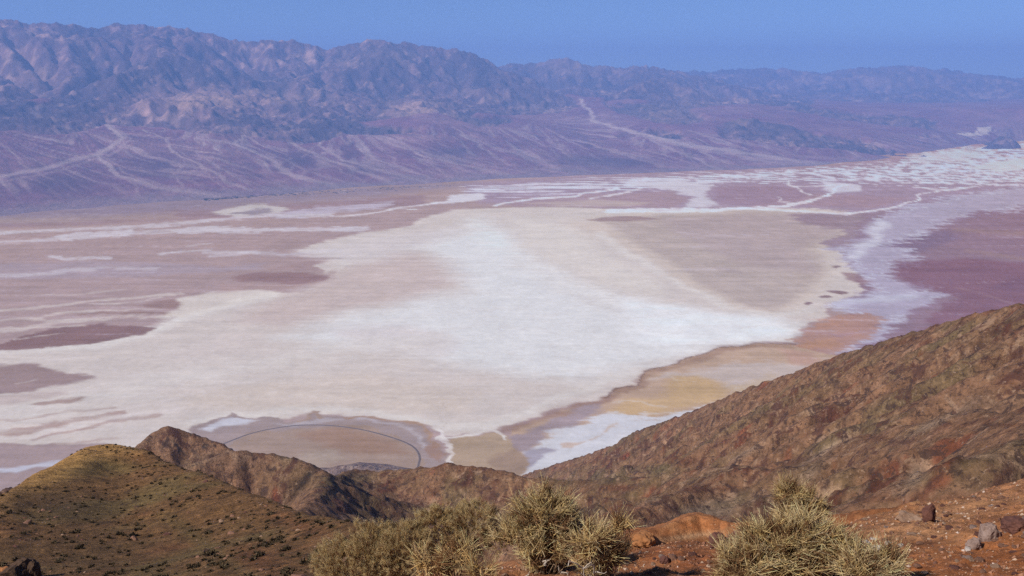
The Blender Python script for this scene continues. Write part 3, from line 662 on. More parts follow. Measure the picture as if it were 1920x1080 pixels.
AZ, RR = np.meshgrid(azs, rr); X = RR*np.sin(AZ); Y = RR*np.cos(AZ)
fx = (X-HX0)/HD; fy = (Y-HY0)/HD
Z = bspline(hz, fx, fy); area = bspline(np.log10(hA), fx, fy)
n_big = fbm(X/170, Y/170, 4, 231); n_mid = fbm(X/45, Y/45, 4, 235); n_fin = fbm(X/11, Y/11, 4, 239, .6)
out = sstep(.15, .45, fbm(X/38, Y/38, 5, 243, .6) + .25*n_big)         # rocky outcrops
Z = Z + 3.4*(ridged(X/30, Y/30, 5, 247, .55)-.8) + 1.0*fbm(X/7, Y/7, 3, 251) + out*(1.8+2.6*(ridged(X/9, Y/9, 3, 255)-.7)) + np.clip((RR-500)/700, 0, 1.6)*(5*(ridged(X/120+.3*n_mid, Y/120, 5, 257, .6)-.8) + 2.2*fbm(X/18, Y/18, 3, 259))
PX, PY = proj(X, Y, Z)
# streaks running down the spurs (towards lower left as seen)
dv = P(1450, 900, 470)-P(1830, 745, 440); dv = dv[:2]/np.hypot(dv[0], dv[1])
U = X*dv[0]+Y*dv[1]; V = -X*dv[1]+Y*dv[0]
stk = fbm(U/75+.5*n_mid, V/9, 4, 261, .6)
stkb = fbm(U/140+.4*n_big, V/22, 4, 265, .6)
base = np.empty(X.shape+(3,)); base[:] = (.280, .166, .104)
col = mix(base, (.225, .150, .088), sstep(-.2, .4, n_big))
col = mix(col, (.195, .155, .085), sstep(.05, .5, fbm(X/90, Y/90, 4, 271))*.7)      # olive
col = mix(col, (.33, .19, .125), sstep(.1, .6, stkb)*.7)
col = mix(col, (.50, .355, .25), sstep(.3, .75, stk+.3*stkb)*.7)                       # pale scree
col = mix(col, (.105, .042, .030), out*sstep(-.2, .3, n_fin+.2)*.9)                      # maroon rock
col = mix(col, (.27, .085, .045), sstep(.38, .7, fbm(X/30, Y/30, 4, 275))*.7)           # red patches
def blob(cx, cy, sx, sy, rot=0.0):
    a = math.radians(rot); dx, dy = PX-cx, PY-cy
    return np.exp(-((dx*math.cos(a)+dy*math.sin(a))/sx)**2-((-dx*math.sin(a)+dy*math.cos(a))/sy)**2)
spk = sstep(.05, .45, fbm(X/8, Y/8, 3, 281))
def tint(c, blobs, amt=1.0, nz=.5, speck=False):
    global col
    m = sum(w*blob(*b) for w, b in blobs)
    m = np.clip(m*(1-nz+2*nz*(n_mid*.7+.5)), 0, 1)*amt
    if speck: m = m*spk
    col = mix(col, c, np.clip(m, 0, 1))
tint((.045, .038, .040), [(1.3, (375, 825, 60, 14, 25)), (1., (345, 845, 30, 16)), (1.1, (318, 832, 14, 8))], 1, .5, True)   # dark rock on the peak
tint((.26, .165, .115), [(1, (460, 862, 70, 22)), (.8, (270, 825, 35, 16, -25))], .8)                 # tan face
tint((.30, .22, .15), [(1., (360, 868, 40, 9, -15)), (.7, (540, 862, 30, 16, -30))], .7)
tint((.050, .040, .036), [(1.3, (572, 856, 26, 6, 32)), (1.2, (572, 900, 46, 7, -52))], 1, .3)   # dark cap rock; shade on the rib's right side painted in
tint((.14, .125, .07), [(.8, (545, 855, 22, 9)), (.8, (650, 895, 45, 14)), (.9, (1130, 900, 60, 14)), (.8, (1240, 880, 50, 10)), (.6, (1500, 880, 50, 30, -40))], .75)
tint((.16, .07, .042), [(1, (840, 868, 40, 12)), (.7, (900, 880, 60, 12)), (.8, (1095, 905, 22, 9)), (.8, (1165, 915, 40, 7)), (1, (1285, 865, 25, 7)), (.7, (1320, 915, 80, 7)), (.8, (1480, 868, 45, 7, -12)), (.9, (1640, 822, 30, 6)), (.9, (1240, 975, 40, 14)),
      (.7, (1160, 960, 30, 30)), (.8, (1900, 700, 40, 10, -30)), (.7, (1880, 797, 60, 3)), (.8, (1700, 640, 40, 10, -20)), (.7, (1800, 935, 50, 8)), (.7, (1650, 935, 90, 7)), (.7, (730, 905, 18, 8))], .9, .5)
tint((.40, .31, .24), [(1., (1750, 795, 70, 7, -27)), (.9, (1395, 850, 40, 6, -28)), (.8, (1540, 850, 70, 5, -33)), (1., (1720, 885, 14, 34, 35)), (1.2, (1870, 935, 45, 14, -18)), (.7, (1330, 965, 60, 20, -20)), (.6, (970, 970, 40, 22)), (.6, (1520, 890, 12, 40, 45))], .8, .45)
tint((.13, .115, .105), [(.8, (1300, 965, 70, 22, -15)), (.7, (1450, 950, 40, 25)), (.5, (1850, 760, 60, 20))], .7)
tint((.085, .055, .042), [(.9, (1250, 820, 90, 20, -22)), (.8, (1420, 770, 60, 28, -20)), (.8, (1570, 730, 60, 30)), (.7, (1800, 660, 60, 30)), (.6, (1700, 720, 40, 30))], .9, .5, True)
tint((.23, .12, .07), [(.9, (1040, 876, 50, 6, -6)), (.8, (1130, 855, 50, 5, -28)), (.6, (1850, 585, 60, 8, -20)), (.6, (1500, 700, 60, 8, -22))], .8)
tint((.10, .07, .085), [(1.2, (40, 900, 70, 25))], .8)
dots = sstep(.28, .5, fbm(X/4.2, Y/4.2, 3, 285))*(.35+.65*sstep(-.2, .4, n_mid))
col = mix(col, (.075, .045, .038), dots*.75)
col = mix(col, (.42, .29, .205), sstep(.36, .6, fbm(X/5, Y/5, 3, 287))*.45)
col = col*(1+.28*n_fin[..., None])*(1+.14*n_mid[..., None])
M_hill = terrain_mat('hillside_rock', (0.45, 0.10), 0.34, 1.0, 0.6, bdist=1.8, spots=[(.035, .56, .60, (.085, .036, .026), .75), (.09, .57, .60, (.060, .034, .026), .8), (.05, .60, .66, (.37, .235, .15), .6), (.30, .60, .63, (.40, .26, .17), .55), (.35, .58, .61, (.05, .03, .024), .7)])
link('hillside', grid_mesh('hillside', X, Y, Z, np.clip(col*np.array([.76, .67, .58]), .012, .6)), M_hill, kind='structure')

# small pale hills at the mouth of the canyon
gx, gy = np.meshgrid(np.linspace(-1000, -250, 190), np.linspace(3450, 4000, 150))
h, d = tent(gx, gy, R6, .3, .35); h = np.maximum(h + 16*(ridged(gx/70, gy/70, 4, 291)-.8)*sstep(ZF-5, ZF+40, h), ZF-4)
c = mix(np.broadcast_to(np.array([.20, .13, .095]), gx.shape+(3,)).copy(), (.30, .21, .155), sstep(0, .5, fbm(gx/50, gy/50, 4, 293)))
link('hills', grid_mesh('hills', gx, gy, h, c), M_hill, kind='structure')

# ------------------------------------------------------------------ the rounded hill at the left
LH = smooth_knots([(-400, 1040, 120), (-100, 968, 140), (0, 930, 152), (50, 898, 170), (100, 869, 184), (150, 846, 196), (200, 836, 205), (250, 843, 198), (350, 879, 165), (450, 917, 130), (550, 950, 100), (640, 975, 74), (720, 1005, 56), (850, 1070, 42), (1100, 1160, 36)])
def soft(x, w): return .5*(x + np.sqrt(x*x + w*w)) - w*.5*0
def lhill_t(az, r):
    rc, zc = ip(LH, az, 1), ip(LH, az, 2); tc = -zc/rc
    a1 = np.maximum(.605-tc, .02)/np.maximum(rc-30, 10)
    return tc + a1*soft(rc-r, 5) + .0035*soft(r-rc, 9) - (a1*2.5+.0035*4.5)
def lhill_z(x, y):
    az, r = np.arctan2(x, y), np.hypot(x, y)
    z = -r*lhill_t(az, r)
    amp = np.clip(r/120, .25, 1)
    z = z + amp*(.9*fbm(x/34, y/34, 3, 301) + .5*(ridged(x/13, y/13, 3, 305)-.8) + .16*fbm(x/3.2, y/3.2, 3, 309) + .22*(ridged(x/5.5, y/5.5, 4, 307, .6)-.8))
    return z
azs = np.radians(np.linspace(-40, 6, 480)); rr = np.geomspace(20, 300, 330)
AZ, RR = np.meshgrid(azs, rr); X = RR*np.sin(AZ); Y = RR*np.cos(AZ); Z = lhill_z(X, Y)
PX, PY = proj(X, Y, Z)
n_mid = fbm(X/22, Y/22, 4, 311); n_fin = fbm(X/3, Y/3, 4, 315, .6)
col = np.empty(X.shape+(3,)); col[:] = (.215, .120, .055)
col = mix(col, (.20, .140, .062), sstep(-.1, .5, n_mid))
col = mix(col, (.22, .100, .050), sstep(.15, .6, fbm(X/15, Y/15, 4, 319))*.7)
spk = 1.0
def tint2(c, blobs, amt):
    global col
    m = np.clip(sum(w*blob(*b) for w, b in blobs), 0, 1)*amt; col = mix(col, c, m)
tint2((.52, .31, .115), [(1.2, (105, 882, 110, 22, -28)), (.9, (200, 845, 60, 14))], .9)  # yellowish crest soil, its sunlit brightness painted into the colour
tint2((.19, .145, .06), [(.9, (170, 880, 70, 18, -10)), (.8, (400, 1030, 160, 14, 35))], .7)
tint2((.085, .058, .034), [(1, (110, 950, 90, 34, 10)), (.7, (150, 1040, 180, 40))], .75)  # dark soil, with the hill's lower-left shade painted in
tint2((.21, .085, .042), [(.8, (480, 1050, 60, 24, 20)), (.8, (560, 985, 60, 16, 20)), (.5, (250, 860, 60, 14))], .7)
col = col*(1+.35*n_fin[..., None])
M_lhill = terrain_mat('brown_hill_soil', (2.2, 0.6), 0.42, 1.0, 3.0, bdist=.45, spots=[(.35, .57, .61, (.060, .034, .018), .7), (1.4, .58, .61, (.045, .028, .016), .75), (1.9, .61, .64, (.34, .22, .13), .6)])
link('hill', grid_mesh('hill', X, Y, Z, np.clip(col*np.array([.88, .80, .70]), .01, .6)), M_lhill, kind='structure')

# ------------------------------------------------------------------ the orange slope at the viewer's feet
ED = smooth_knots([(-900, 1500, 3.4), (300, 1200, 4.4), (560, 1105, 5.2), (700, 1078, 5.5), (800, 1064, 5.8), (940, 1046, 6.2), (1060, 1034, 6.5), (1180, 1020, 6.8), (1260, 1006, 7.3), (1340, 1002, 7.5), (1480, 990, 7.8), (1600, 972, 8.3), (1700, 948, 8.9), (1800, 920, 9.7), (1920, 886, 10.6), (2200, 820, 12.5)])
HUMP = np.array([P(*k) for k in [(1130, 1015, 12.0), (1190, 992, 12.4), (1260, 975, 13.0), (1310, 968, 13.4), (1400, 976, 13.2), (1500, 974, 13.0), (1620, 958, 13.0), (1720, 945, 13.5)]])
def near_z(x, y):
    x = np.asarray(x, float); y = np.asarray(y, float)
    az, r = np.arctan2(x, y), np.hypot(x, y)
    re, ze = ip(ED, az, 1), ip(ED, az, 2)
    s_in = (ze+1.62)/(re-1.0)
    d = r-re; w = .55
    z = ze + s_in*d - (.95+s_in)*(.5*(d+np.sqrt(d*d+w*w))-w*.28)
    h, _ = tent(x, y, HUMP, .42, .75)
    h = h + .12*fbm(x/1.6, y/1.6, 3, 401)
    z = np.maximum(z, h)
    lump = np.clip((r-2)/4, .2, 1)
    return z + lump*(.09*fbm(x/1.3, y/1.3, 3, 405) + .045*(ridged(x/.4, y/.4, 4, 409)-.8) + .012*fbm(x/.07, y/.07, 2, 413))
azs = np.radians(np.linspace(-42, 40, 620)); rr = np.concatenate([np.linspace(.6, 4.6, 40)[:-1], np.linspace(4.6, 11, 260)[:-1], np.linspace(11, 15, 80)[:-1], np.geomspace(15, 60, 40)])
AZ, RR = np.meshgrid(azs, rr); X = RR*np.sin(AZ); Y = RR*np.cos(AZ); Z = near_z(X, Y)
PX, PY = proj(X, Y, Z)
n1 = fbm(X/.9, Y/.9, 4, 421); n2 = fbm(X/.13, Y/.13, 4, 425, .6)
col = np.empty(X.shape+(3,)); col[:] = (.265, .140, .085)
col = mix(col, (.19, .092, .055), sstep(-.2, .5, n1)); col = mix(col, (.38, .245, .165), sstep(.05, .55, fbm(X/.5, Y/.5, 5, 429, .6))*.75)
col = mix(col, (.14, .065, .042), sstep(.2, .6, fbm(X/.33, Y/.33, 5, 431, .6))*.7)
col = mix(col, (.30, .125, .055), np.clip(blob(1880, 1050, 150, 60)+blob(1600, 1060, 120, 40), 0, 1)*.7)
col = mix(col, (.36, .235, .165), np.clip(blob(1780, 960, 140, 26, -16)+blob(1700, 1000, 90, 14), 0, 1)*.7)
col = mix(col, (.30, .135, .065), (RR > 9)*(PX < 1420)*np.clip(blob(1300, 985, 50, 14)+blob(1205, 1000, 30, 12), 0, 1)*.9)
col = mix(col, (.45, .36, .29), (RR > 8)*np.clip(blob(1290, 1006, 60, 4, -8), 0, 1)*.8)
col = mix(col, (.24, .095, .05), np.clip(blob(1240, 1040, 60, 20)+blob(1300, 1050, 60, 20), 0, 1)*.6)
col = col*(1+.42*n2[..., None])
M_soil = terrain_mat('orange_gravel_soil', (30.0, 7.0), 0.25, 0.9, 40.0, bdist=.03, spots=[(5.0, .58, .62, (.13, .055, .03), .6), (16.0, .59, .62, (.11, .05, .03), .7), (22.0, .62, .65, (.48, .33, .22), .65)])
link('ground', grid_mesh('ground', X, Y, Z, np.clip(col*np.array([1.20, .95, .66]), .02, .7)), M_soil, kind='structure')

def hit(px, py, zf, r0, r1, n=4000):
    d = P(px, py, 1.0); r = np.linspace(r0, r1, n)
    below = r*d[2] <= zf(r*d[0], r*d[1])
    i = int(np.argmax(below)) if below.any() else n-1
    q = d*r[i]; q[2] = float(zf(np.array([q[0]]), np.array([q[1]]))[0])
    return q

# ------------------------------------------------------------------ haze
def box_mesh(name, lo, hi):
    v = [(x, y, z) for z in (lo[2], hi[2]) for y in (lo[1], hi[1]) for x in (lo[0], hi[0])]
    return mesh(name, v, [(0, 2, 3, 1), (4, 5, 7, 6), (0, 1, 5, 4), (2, 6, 7, 3), (0, 4, 6, 2), (1, 3, 7, 5)], None, False)
hm = bpy.data.materials.new('haze'); hm.use_nodes = True; nt = hm.node_tree; nt.nodes.clear()
pv = nt.nodes.new('ShaderNodeVolumePrincipled'); pv.inputs['Density'].default_value = HAZE_RHO
pv.inputs['Color'].default_value = HAZE_COL + (1,); pv.inputs['Density Attribute'].default_value = ''
pv.inputs['Anisotropy'].default_value = 0.0
om = nt.nodes.new('ShaderNodeOutputMaterial'); nt.links.new(pv.outputs[0], om.inputs['Volume'])
hm.cycles.homogeneous_volume = True
link('haze', box_mesh('haze', (-78000, -78000, ZF-16), (78000, 78000, 1900)), hm, kind='stuff')

# ------------------------------------------------------------------ rocks
import bmesh
def rock_mat(name, c1, c2, scale):
    m = bpy.data.materials.new(name); m.use_nodes = True; nt = m.node_tree; N = nt.nodes; b = N['Principled BSDF']
    b.inputs['Roughness'].default_value = .92; b.inputs['Specular IOR Level'].default_value = .2
    tc = N.new('ShaderNodeTexCoord'); n = N.new('ShaderNodeTexNoise'); n.inputs['Scale'].default_value = scale
    n.inputs['Detail'].default_value = 6; n.inputs['Roughness'].default_value = .7
    cr = N.new('ShaderNodeValToRGB'); cr.color_ramp.elements[0].position = .35; cr.color_ramp.elements[1].position = .65
    cr.color_ramp.elements[0].color = c1+(1,); cr.color_ramp.elements[1].color = c2+(1,)
    nt.links.new(tc.outputs['Object'], n.inputs['Vector']); nt.links.new(n.outputs['Fac'], cr.inputs[0]); nt.links.new(cr.outputs[0], b.inputs['Base Color'])
    bp = N.new('ShaderNodeBump'); bp.inputs['Strength'].default_value = .7; bp.inputs['Distance'].default_value = .04/max(scale/6, .2)
    nt.links.new(n.outputs['Fac'], bp.inputs['Height']); nt.links.new(bp.outputs[0], b.inputs['Normal'])
    return m
RM = {'brown': rock_mat('brown_rock', (.15, .07, .045), (.26, .14, .09), 7), 'maroon': rock_mat('maroon_rock', (.08, .035, .03), (.15, .065, .045), 9),
      'grey': rock_mat('grey_rock', (.17, .105, .08), (.30, .215, .18), 12), 'white': rock_mat('white_stone', (.26, .21, .18), (.46, .40, .36), 45),
      'dark': rock_mat('dark_rock', (.035, .022, .015), (.11, .06, .035), 3.5), 'orange': rock_mat('orange_rock', (.25, .10, .035), (.38, .17, .07), 8),
      'tan': rock_mat('tan_rock', (.21, .12, .075), (.34, .22, .15), 8)}
def rock_mesh(seed, sub, sx, sy, sz, cuts=9, name='stone'):
    rs = np.random.RandomState(seed); bm = bmesh.new(); bmesh.ops.create_icosphere(bm, subdivisions=sub, radius=1.0)
    v = np.array([list(q.co) for q in bm.verts])
    for _ in range(cuts):
        n = rs.normal(size=3); n /= np.linalg.norm(n); d = rs.uniform(.55, .85)
        e = v@n - d; v = v - np.clip(e, 0, None)[:, None]*n*.92
    o = rs.rand(3)*50
    v = v*(1 + .20*pn(v[:, 0]*2+o[0]+v[:, 2], v[:, 1]*2+o[1]) + .09*pn(v[:, 0]*5+o[1], v[:, 2]*5+v[:, 1]*3+o[2]))[:, None]
    if sub > 2:
        v = v*(1 + .10*(ridged(v[:, 0]*2.5+v[:, 2]*1.3+o[2], v[:, 1]*2.5+v[:, 2]*2+o[0], 4, seed, .6)-.8))[:, None]
    v = v*np.array([sx, sy, sz])
    for q, c in zip(bm.verts, v): q.co = c
    me = bpy.data.meshes.new(name); bm.to_mesh(me); bm.free()
    me.polygons.foreach_set('use_smooth', np.full(len(me.polygons), False))
    return me
def rock(name, px, py, wpx, hpx, mat, label, cat, zf, r0, r1, seed, sub=4, group=None, sink=.42):
    """a stone whose middle is seen at (px,py), standing on the surface zf"""
    q = hit(px, py+hpx*.5, zf, r0, r1); m = np.linalg.norm(q)/F; w, h = wpx*m, hpx*m
    o = link(name, rock_mesh(seed, sub, w*.55, w*.5, h*(.62 if sub > 2 else .45), cuts=9 if sub > 2 else 16, name=name), RM[mat], label=label, cat=cat, group=group)
    o.location = (q[0], q[1], q[2]+h*(.62-sink)); o.rotation_euler = (0, 0, seed*1.7)
    return o
rock('boulder', 1402, 996, 64, 40, 'maroon', 'large brown boulder half hidden behind the right-hand shrub', 'boulder', near_z, 6, 20, 1)
rock('boulder', 1346, 1008, 34, 30, 'maroon', 'smaller brown boulder left of the large brown boulder', 'boulder', near_z, 6, 20, 2)
rock('boulder', 1738, 961, 22, 34, 'maroon', 'upright dark red boulder on the rim of the orange slope', 'boulder', near_z, 6, 20, 3, sink=.2)
rock('boulder', 1704, 968, 46, 16, 'tan', 'low pale rock beside the upright dark red boulder', 'boulder', near_z, 6, 20, 4)
rock('boulder', 1850, 994, 36, 40, 'grey', 'tall grey boulder on the orange slope at the right', 'boulder', near_z, 5, 20, 5)
rock('boulder', 1826, 1016, 26, 22, 'grey', 'squat grey boulder leaning against the tall grey boulder', 'boulder', near_z, 5, 20, 6)
rock('boulder', 1900, 980, 46, 22, 'maroon', 'wide dark red rock at the right edge above the orange soil', 'boulder', near_z, 5, 20, 7)
rock('boulder', 1205, 1006, 46, 22, 'orange', 'orange rock on the rim between the middle and right shrubs', 'boulder', near_z, 5, 20, 8)
rock('boulder', 1246, 1046, 17, 17, 'maroon', 'small dark red stone on bare soil right of the middle shrubs', 'stone', near_z, 5, 20, 9)
rock('boulder', 30, 1070, 64, 40, 'dark', 'big dark rock outcrop in the lower left corner', 'boulder', lhill_z, 22, 300, 10, sink=.35)  # shaded part of the outcrop, shade put into its dark colour
rock('boulder', 6, 1074, 36, 34, 'orange', 'orange lit side of the corner outcrop at the left edge, sunlight in its colour', 'boulder', lhill_z, 22, 300, 11)  # lit part of the same outcrop, sunlight put into the orange
rock('boulder', 66, 1062, 30, 44, 'dark', 'narrow dark rock on the right flank of the corner outcrop', 'boulder', lhill_z, 22, 300, 12)
for i, (x, y, w, h) in enumerate([(1588, 1016, 26, 15), (1606, 1010, 20, 13), (1622, 1014, 16, 11), (1614, 1025, 22, 11), (1648, 1026, 26, 12), (1594, 1030, 18, 12), (1664, 1016, 12, 8), (1688, 1020, 12, 9), (1574, 1024, 14, 10), (1636, 1008, 12, 8)]):
    rock('stone', x, y, w, h, 'white', 'white stone in the pale cluster right of the right-hand shrub', 'stone', near_z, 5, 20, 20+i, 2, 'white stones on the orange slope')
rock('stone', 1814, 1027, 12, 11, 'white', 'lone white stone at the foot of the squat grey boulder', 'stone', near_z, 5, 20, 40, 2)
rs = np.random.RandomState(5)
sm = [rock_mesh(60+i, 2, 1, .9, .6) for i in range(5)]
k = 0
while k < 160:
    px = rs.uniform(1190, 1930) if rs.rand() < .8 else rs.uniform(930, 1200); py = rs.uniform(900, 1085)
    d = P(px, py, 1.0); q = hit(px, py, near_z, 4, 16, 800)
    if np.linalg.norm(q) > 13 or abs(proj(*q)[1]-py) > 6: continue
    o = link('stone', sm[k % 5], None, label='small weathered stone lying loose on the orange gravel slope', cat='stone', group='loose stones on the orange slope')
    o.location = q; s_ = rs.uniform(.012, .034)*(1.6 if rs.rand() < .12 else 1); o.scale = (s_*rs.uniform(.8, 1.3), s_, s_*rs.uniform(.7, 1.1)); o.rotation_euler = (rs.uniform(-.3, .3), rs.uniform(-.3, .3), rs.uniform(0, 6.3))
    if not sm[k % 5].materials: sm[k % 5].materials.append(RM[['brown', 'tan', 'maroon', 'grey', 'brown'][k % 5]])
    k += 1
hm5 = [rock_mesh(80+i, 2, 1, .85, .55, 14) for i in range(6)]
for i, m_ in enumerate(hm5): m_.materials.append(RM[['brown', 'tan', 'dark', 'maroon', 'brown', 'dark'][i]])
k = 0
while k < 150:
    az = math.radians(rs.uniform(-31, -4)); r = rs.uniform(34, 150); x, y = r*math.sin(az), r*math.cos(az)
    if r > float(ip(LH, az, 1)) or fbm(np.array([x/11]), np.array([y/11]), 3, 503)[0] < rs.uniform(-.15, .35): continue
    o = link('stone', hm5[k % 6], None, label='rough stone lying among the scrub on the brown left hill', cat='stone', group='stones on the left hill')
    o.location = (x, y, float(lhill_z(np.array([x]), np.array([y]))[0])); q = rs.uniform(.10, .30)*(2.2 if rs.rand() < .12 else 1)
    o.scale = (q*rs.uniform(.8, 1.5), q, q*rs.uniform(.7, 1.2)); o.rotation_euler = (rs.uniform(-.3, .3), rs.uniform(-.3, .3), rs.uniform(0, 6.3)); k += 1
# gravel: uncountable chips on the soil
n = 26000
az = np.radians(rs.uniform(-14, 33, n)); r = rs.uniform(4.6, 11.5, n); x, y = r*np.sin(az), r*np.cos(az); z = near_z(x, y)
t4 = np.array([[1, 0, -.4], [-.5, .87, -.4], [-.5, -.87, -.4], [.1, .05, .6], [0.4, -.3, .35]])
sz = .003 + .017*rs.rand(n)**4; rot = rs.rand(n)*6.28
loc = t4[None]*(1+.5*rs.uniform(-1, 1, (n, 5, 3)))*sz[:, None, None]
c, s_ = np.cos(rot)[:, None], np.sin(rot)[:, None]
vx = loc[..., 0]*c-loc[..., 1]*s_; vy = loc[..., 0]*s_+loc[..., 1]*c
v = np.stack([vx+x[:, None], vy+y[:, None], loc[..., 2]+z[:, None]+sz[:, None]*.2], -1).reshape(-1, 3)
f = np.array([[0, 4, 3], [0, 3, 1], [1, 3, 2], [2, 3, 4], [2, 4, 0]])[None] + 5*np.arange(n)[:, None, None]
pal = np.array([[.30, .15, .09], [.22, .10, .06], [.40, .28, .2], [.14, .07, .05], [.48, .38, .32], [.34, .16, .07]])
cc = np.repeat(pal[rs.choice(6, n, p=[.3, .25, .15, .12, .05, .13])], 5, 0)
link('gravel', mesh('gravel', v, f.reshape(-1, 3), cc, False), terrain_mat('gravel_chip', (40.,), .2), kind='stuff')

# ------------------------------------------------------------------ desert shrubs on the rim
M_twig = terrain_mat('straw_twigs', (60.0,), .15, rough=.8)
M_wood = rock_mat('grey_wood', (.14, .09, .06), (.30, .22, .16), 40)
M_dead = rock_mat('bleached_wood', (.34, .27, .21), (.55, .47, .39), 40)
def prisms(p, q, w0, w1):
    """tapered three-sided sticks from p to q"""
    d = q-p; d /= np.linalg.norm(d, axis=1)[:, None]
    a = np.cross(d, np.where(np.abs(d[:, 2:3]) < .9, np.array([[0, 0, 1.]]), np.array([[1., 0, 0]]))); a /= np.linalg.norm(a, axis=1)[:, None]
    b = np.cross(d, a); vs = []
    for base, w in ((p, w0), (q, w1)):
        for k in range(3):
            t = 2*math.pi*k/3; vs.append(base + (a*math.cos(t)+b*math.sin(t))*np.asarray(w)[:, None])
    v = np.stack(vs, 1); i = 6*np.arange(len(p))[:, None]
    f = np.stack([np.concatenate([i+k, i+(k+1) % 3, i+3+(k+1) % 3, i+3+k], 1) for k in range(3)], 1).reshape(-1, 4)
    return v.reshape(-1, 3), f
def tube(pts, rad, name, sides=5):
    pts = np.asarray(pts, float); n = len(pts); tg = np.gradient(pts, axis=0); tg /= np.linalg.norm(tg, axis=1)[:, None]
    a = np.cross(tg, [0.3, .2, 1.]); a /= np.linalg.norm(a, axis=1)[:, None]; b = np.cross(tg, a)
    ang = np.arange(sides)*2*math.pi/sides
    v = (pts[:, None] + (a[:, None]*np.cos(ang)[None, :, None]+b[:, None]*np.sin(ang)[None, :, None])*np.asarray(rad)[:, None, None]).reshape(-1, 3)
    i = np.arange(n-1)[:, None]*sides; k = np.arange(sides)[None]
    f = np.stack([i+k, i+(k+1) % sides, i+sides+(k+1) % sides, i+sides+k], -1).reshape(-1, 4)
    return mesh(name, v, f)
def shrub(px, base_py, wpx, hpx, label, seed, lobes, dens=1.0, r=None, hue=0.0, dead=1, lift=.0):
    rs = np.random.RandomState(seed)
    q = hit(px, base_py, near_z, 4, 20) if r is None else P(px, base_py, r)
    if r is not None: q[2] = float(near_z(np.array([q[0]]), np.array([q[1]]))[0])
    m = np.linalg.norm(q)/F; W, H = wpx*m, hpx*m*1.04
    root = bpy.data.objects.new('desert_shrub', None); scene.collection.objects.link(root); root.location = q - np.array([0, 0, .02])
    root['label'] = label; root['category'] = 'shrub'; root['group'] = 'desert shrubs on the rim'
    P0, Q0, w0, w1, C0, C1 = [], [], [], [], [], []
    tips = []
    for (lx, lz, lr) in lobes:                       # lobe centre (fraction of width, of height) and radius (fraction of width)
        c = np.array([lx*W, rs.uniform(-.12, .12)*W, lz*H]); R = lr*W
        nt_ = int(165*dens*(R/.25)**1.6)
        d = rs.normal(size=(nt_, 3)); d[:, 2] = np.abs(d[:, 2])*1.0 - .35; d /= np.linalg.norm(d, axis=1)[:, None]
        bump = np.clip(1 + .5*fbm(d[:, 0]*2.1+seed*3.1+lx*9, d[:, 1]*2.1+d[:, 2]*1.6, 2, seed), .62, 1.22)
        rad = R*bump*rs.uniform(.62, 1.0, nt_)**.6
        t = c + d*rad[:, None]*np.array([1, .9, .92]); keep = (t[:, 2] > .03*H) & ~((t[:, 2] < .42*H) & (d[:, 1] < .15) & (fbm(t[:, 0]*5+seed, t[:, 2]*4, 2, seed+5) > -.12))
        t, d = t[keep], d[keep]; tips.append(t)
        nb = 22
        tt = np.repeat(t, nb, 0); dd = np.repeat(d, nb, 0)
        e = dd*.75 + np.array([0, 0, .35]) + rs.normal(size=dd.shape)*.55; e /= np.linalg.norm(e, axis=1)[:, None]
        L = (.03 + .13*rs.rand(len(tt))**1.5)*(.8+.5*(dd[:, 2] > .3))
        s0 = tt + rs.normal(size=tt.shape)*.012 - e*L[:, None]*.35
        P0.append(s0); Q0.append(s0+e*L[:, None]); w0.append(rs.uniform(.0018, .0032, len(tt))); w1.append(np.full(len(tt), .0007))
        g = np.repeat(rs.rand(len(t)), nb) *.6 + rs.rand(len(tt))*.4
        tipc = np.array([.92, .70, .40])*(1-g[:, None]) + np.array([.66, .48, .20])*g[:, None]
        tipc = tipc*rs.uniform(.5, 1.3, (len(tt), 1)); gr = rs.rand(len(tt)) < .16
        tipc[gr] = tipc[gr]*.4 + np.array([.50, .43, .31])*.6
        br_ = np.repeat(rs.rand(len(t)) < .22, nb) | (rs.rand(len(tt)) < .10); tipc[br_] = np.array([.26, .15, .075])*rs.uniform(.6, 1.5, (int(br_.sum()), 1))
        tipc = tipc*np.array([1+hue, 1, 1-hue])
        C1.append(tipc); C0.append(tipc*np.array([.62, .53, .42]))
    tips = np.concatenate(tips); zs = H/(np.percentile(tips[:, 2], 99)+.04)
    P0 = [a*np.array([1, 1, zs]) for a in P0]; Q0 = [a*np.array([1, 1, zs]) for a in Q0]; tips = tips*np.array([1, 1, zs])
    # fine woody branchlets from the crown's base out to the tufts
    ch = tips[rs.choice(len(tips), min(len(tips), int(330*dens)), False)]
    b0 = np.stack([ch[:, 0]*.25+rs.normal(size=len(ch))*.03, ch[:, 1]*.25+rs.normal(size=len(ch))*.03, np.full(len(ch), -.02)], 1)
    prev = b0
    for k in range(1, 5):
        f = k/4; cur = b0 + (ch-b0)*np.array([f, f, f**.8]) + rs.normal(size=ch.shape)*.018*(f < 1)
        P0.append(prev); Q0.append(cur); w0.append(np.full(len(ch), .0042-.0007*k)); w1.append(np.full(len(ch), .0042-.0007*(k+1)))
        wc = np.array([.30, .20, .125])*rs.uniform(.5, 1.7, (len(ch), 1)); C0.append(wc); C1.append(wc); prev = cur
    p, qq = np.concatenate(P0), np.concatenate(Q0); v, f = prisms(p, qq, np.concatenate(w0), np.concatenate(w1))
    c0, c1 = np.concatenate(C0), np.concatenate(C1)
    cc = np.stack([c0, c0, c0, c1, c1, c1], 1).reshape(-1, 3)
    link('foliage', mesh('foliage', v, f, np.clip(cc, .01, .8)), M_twig, root)
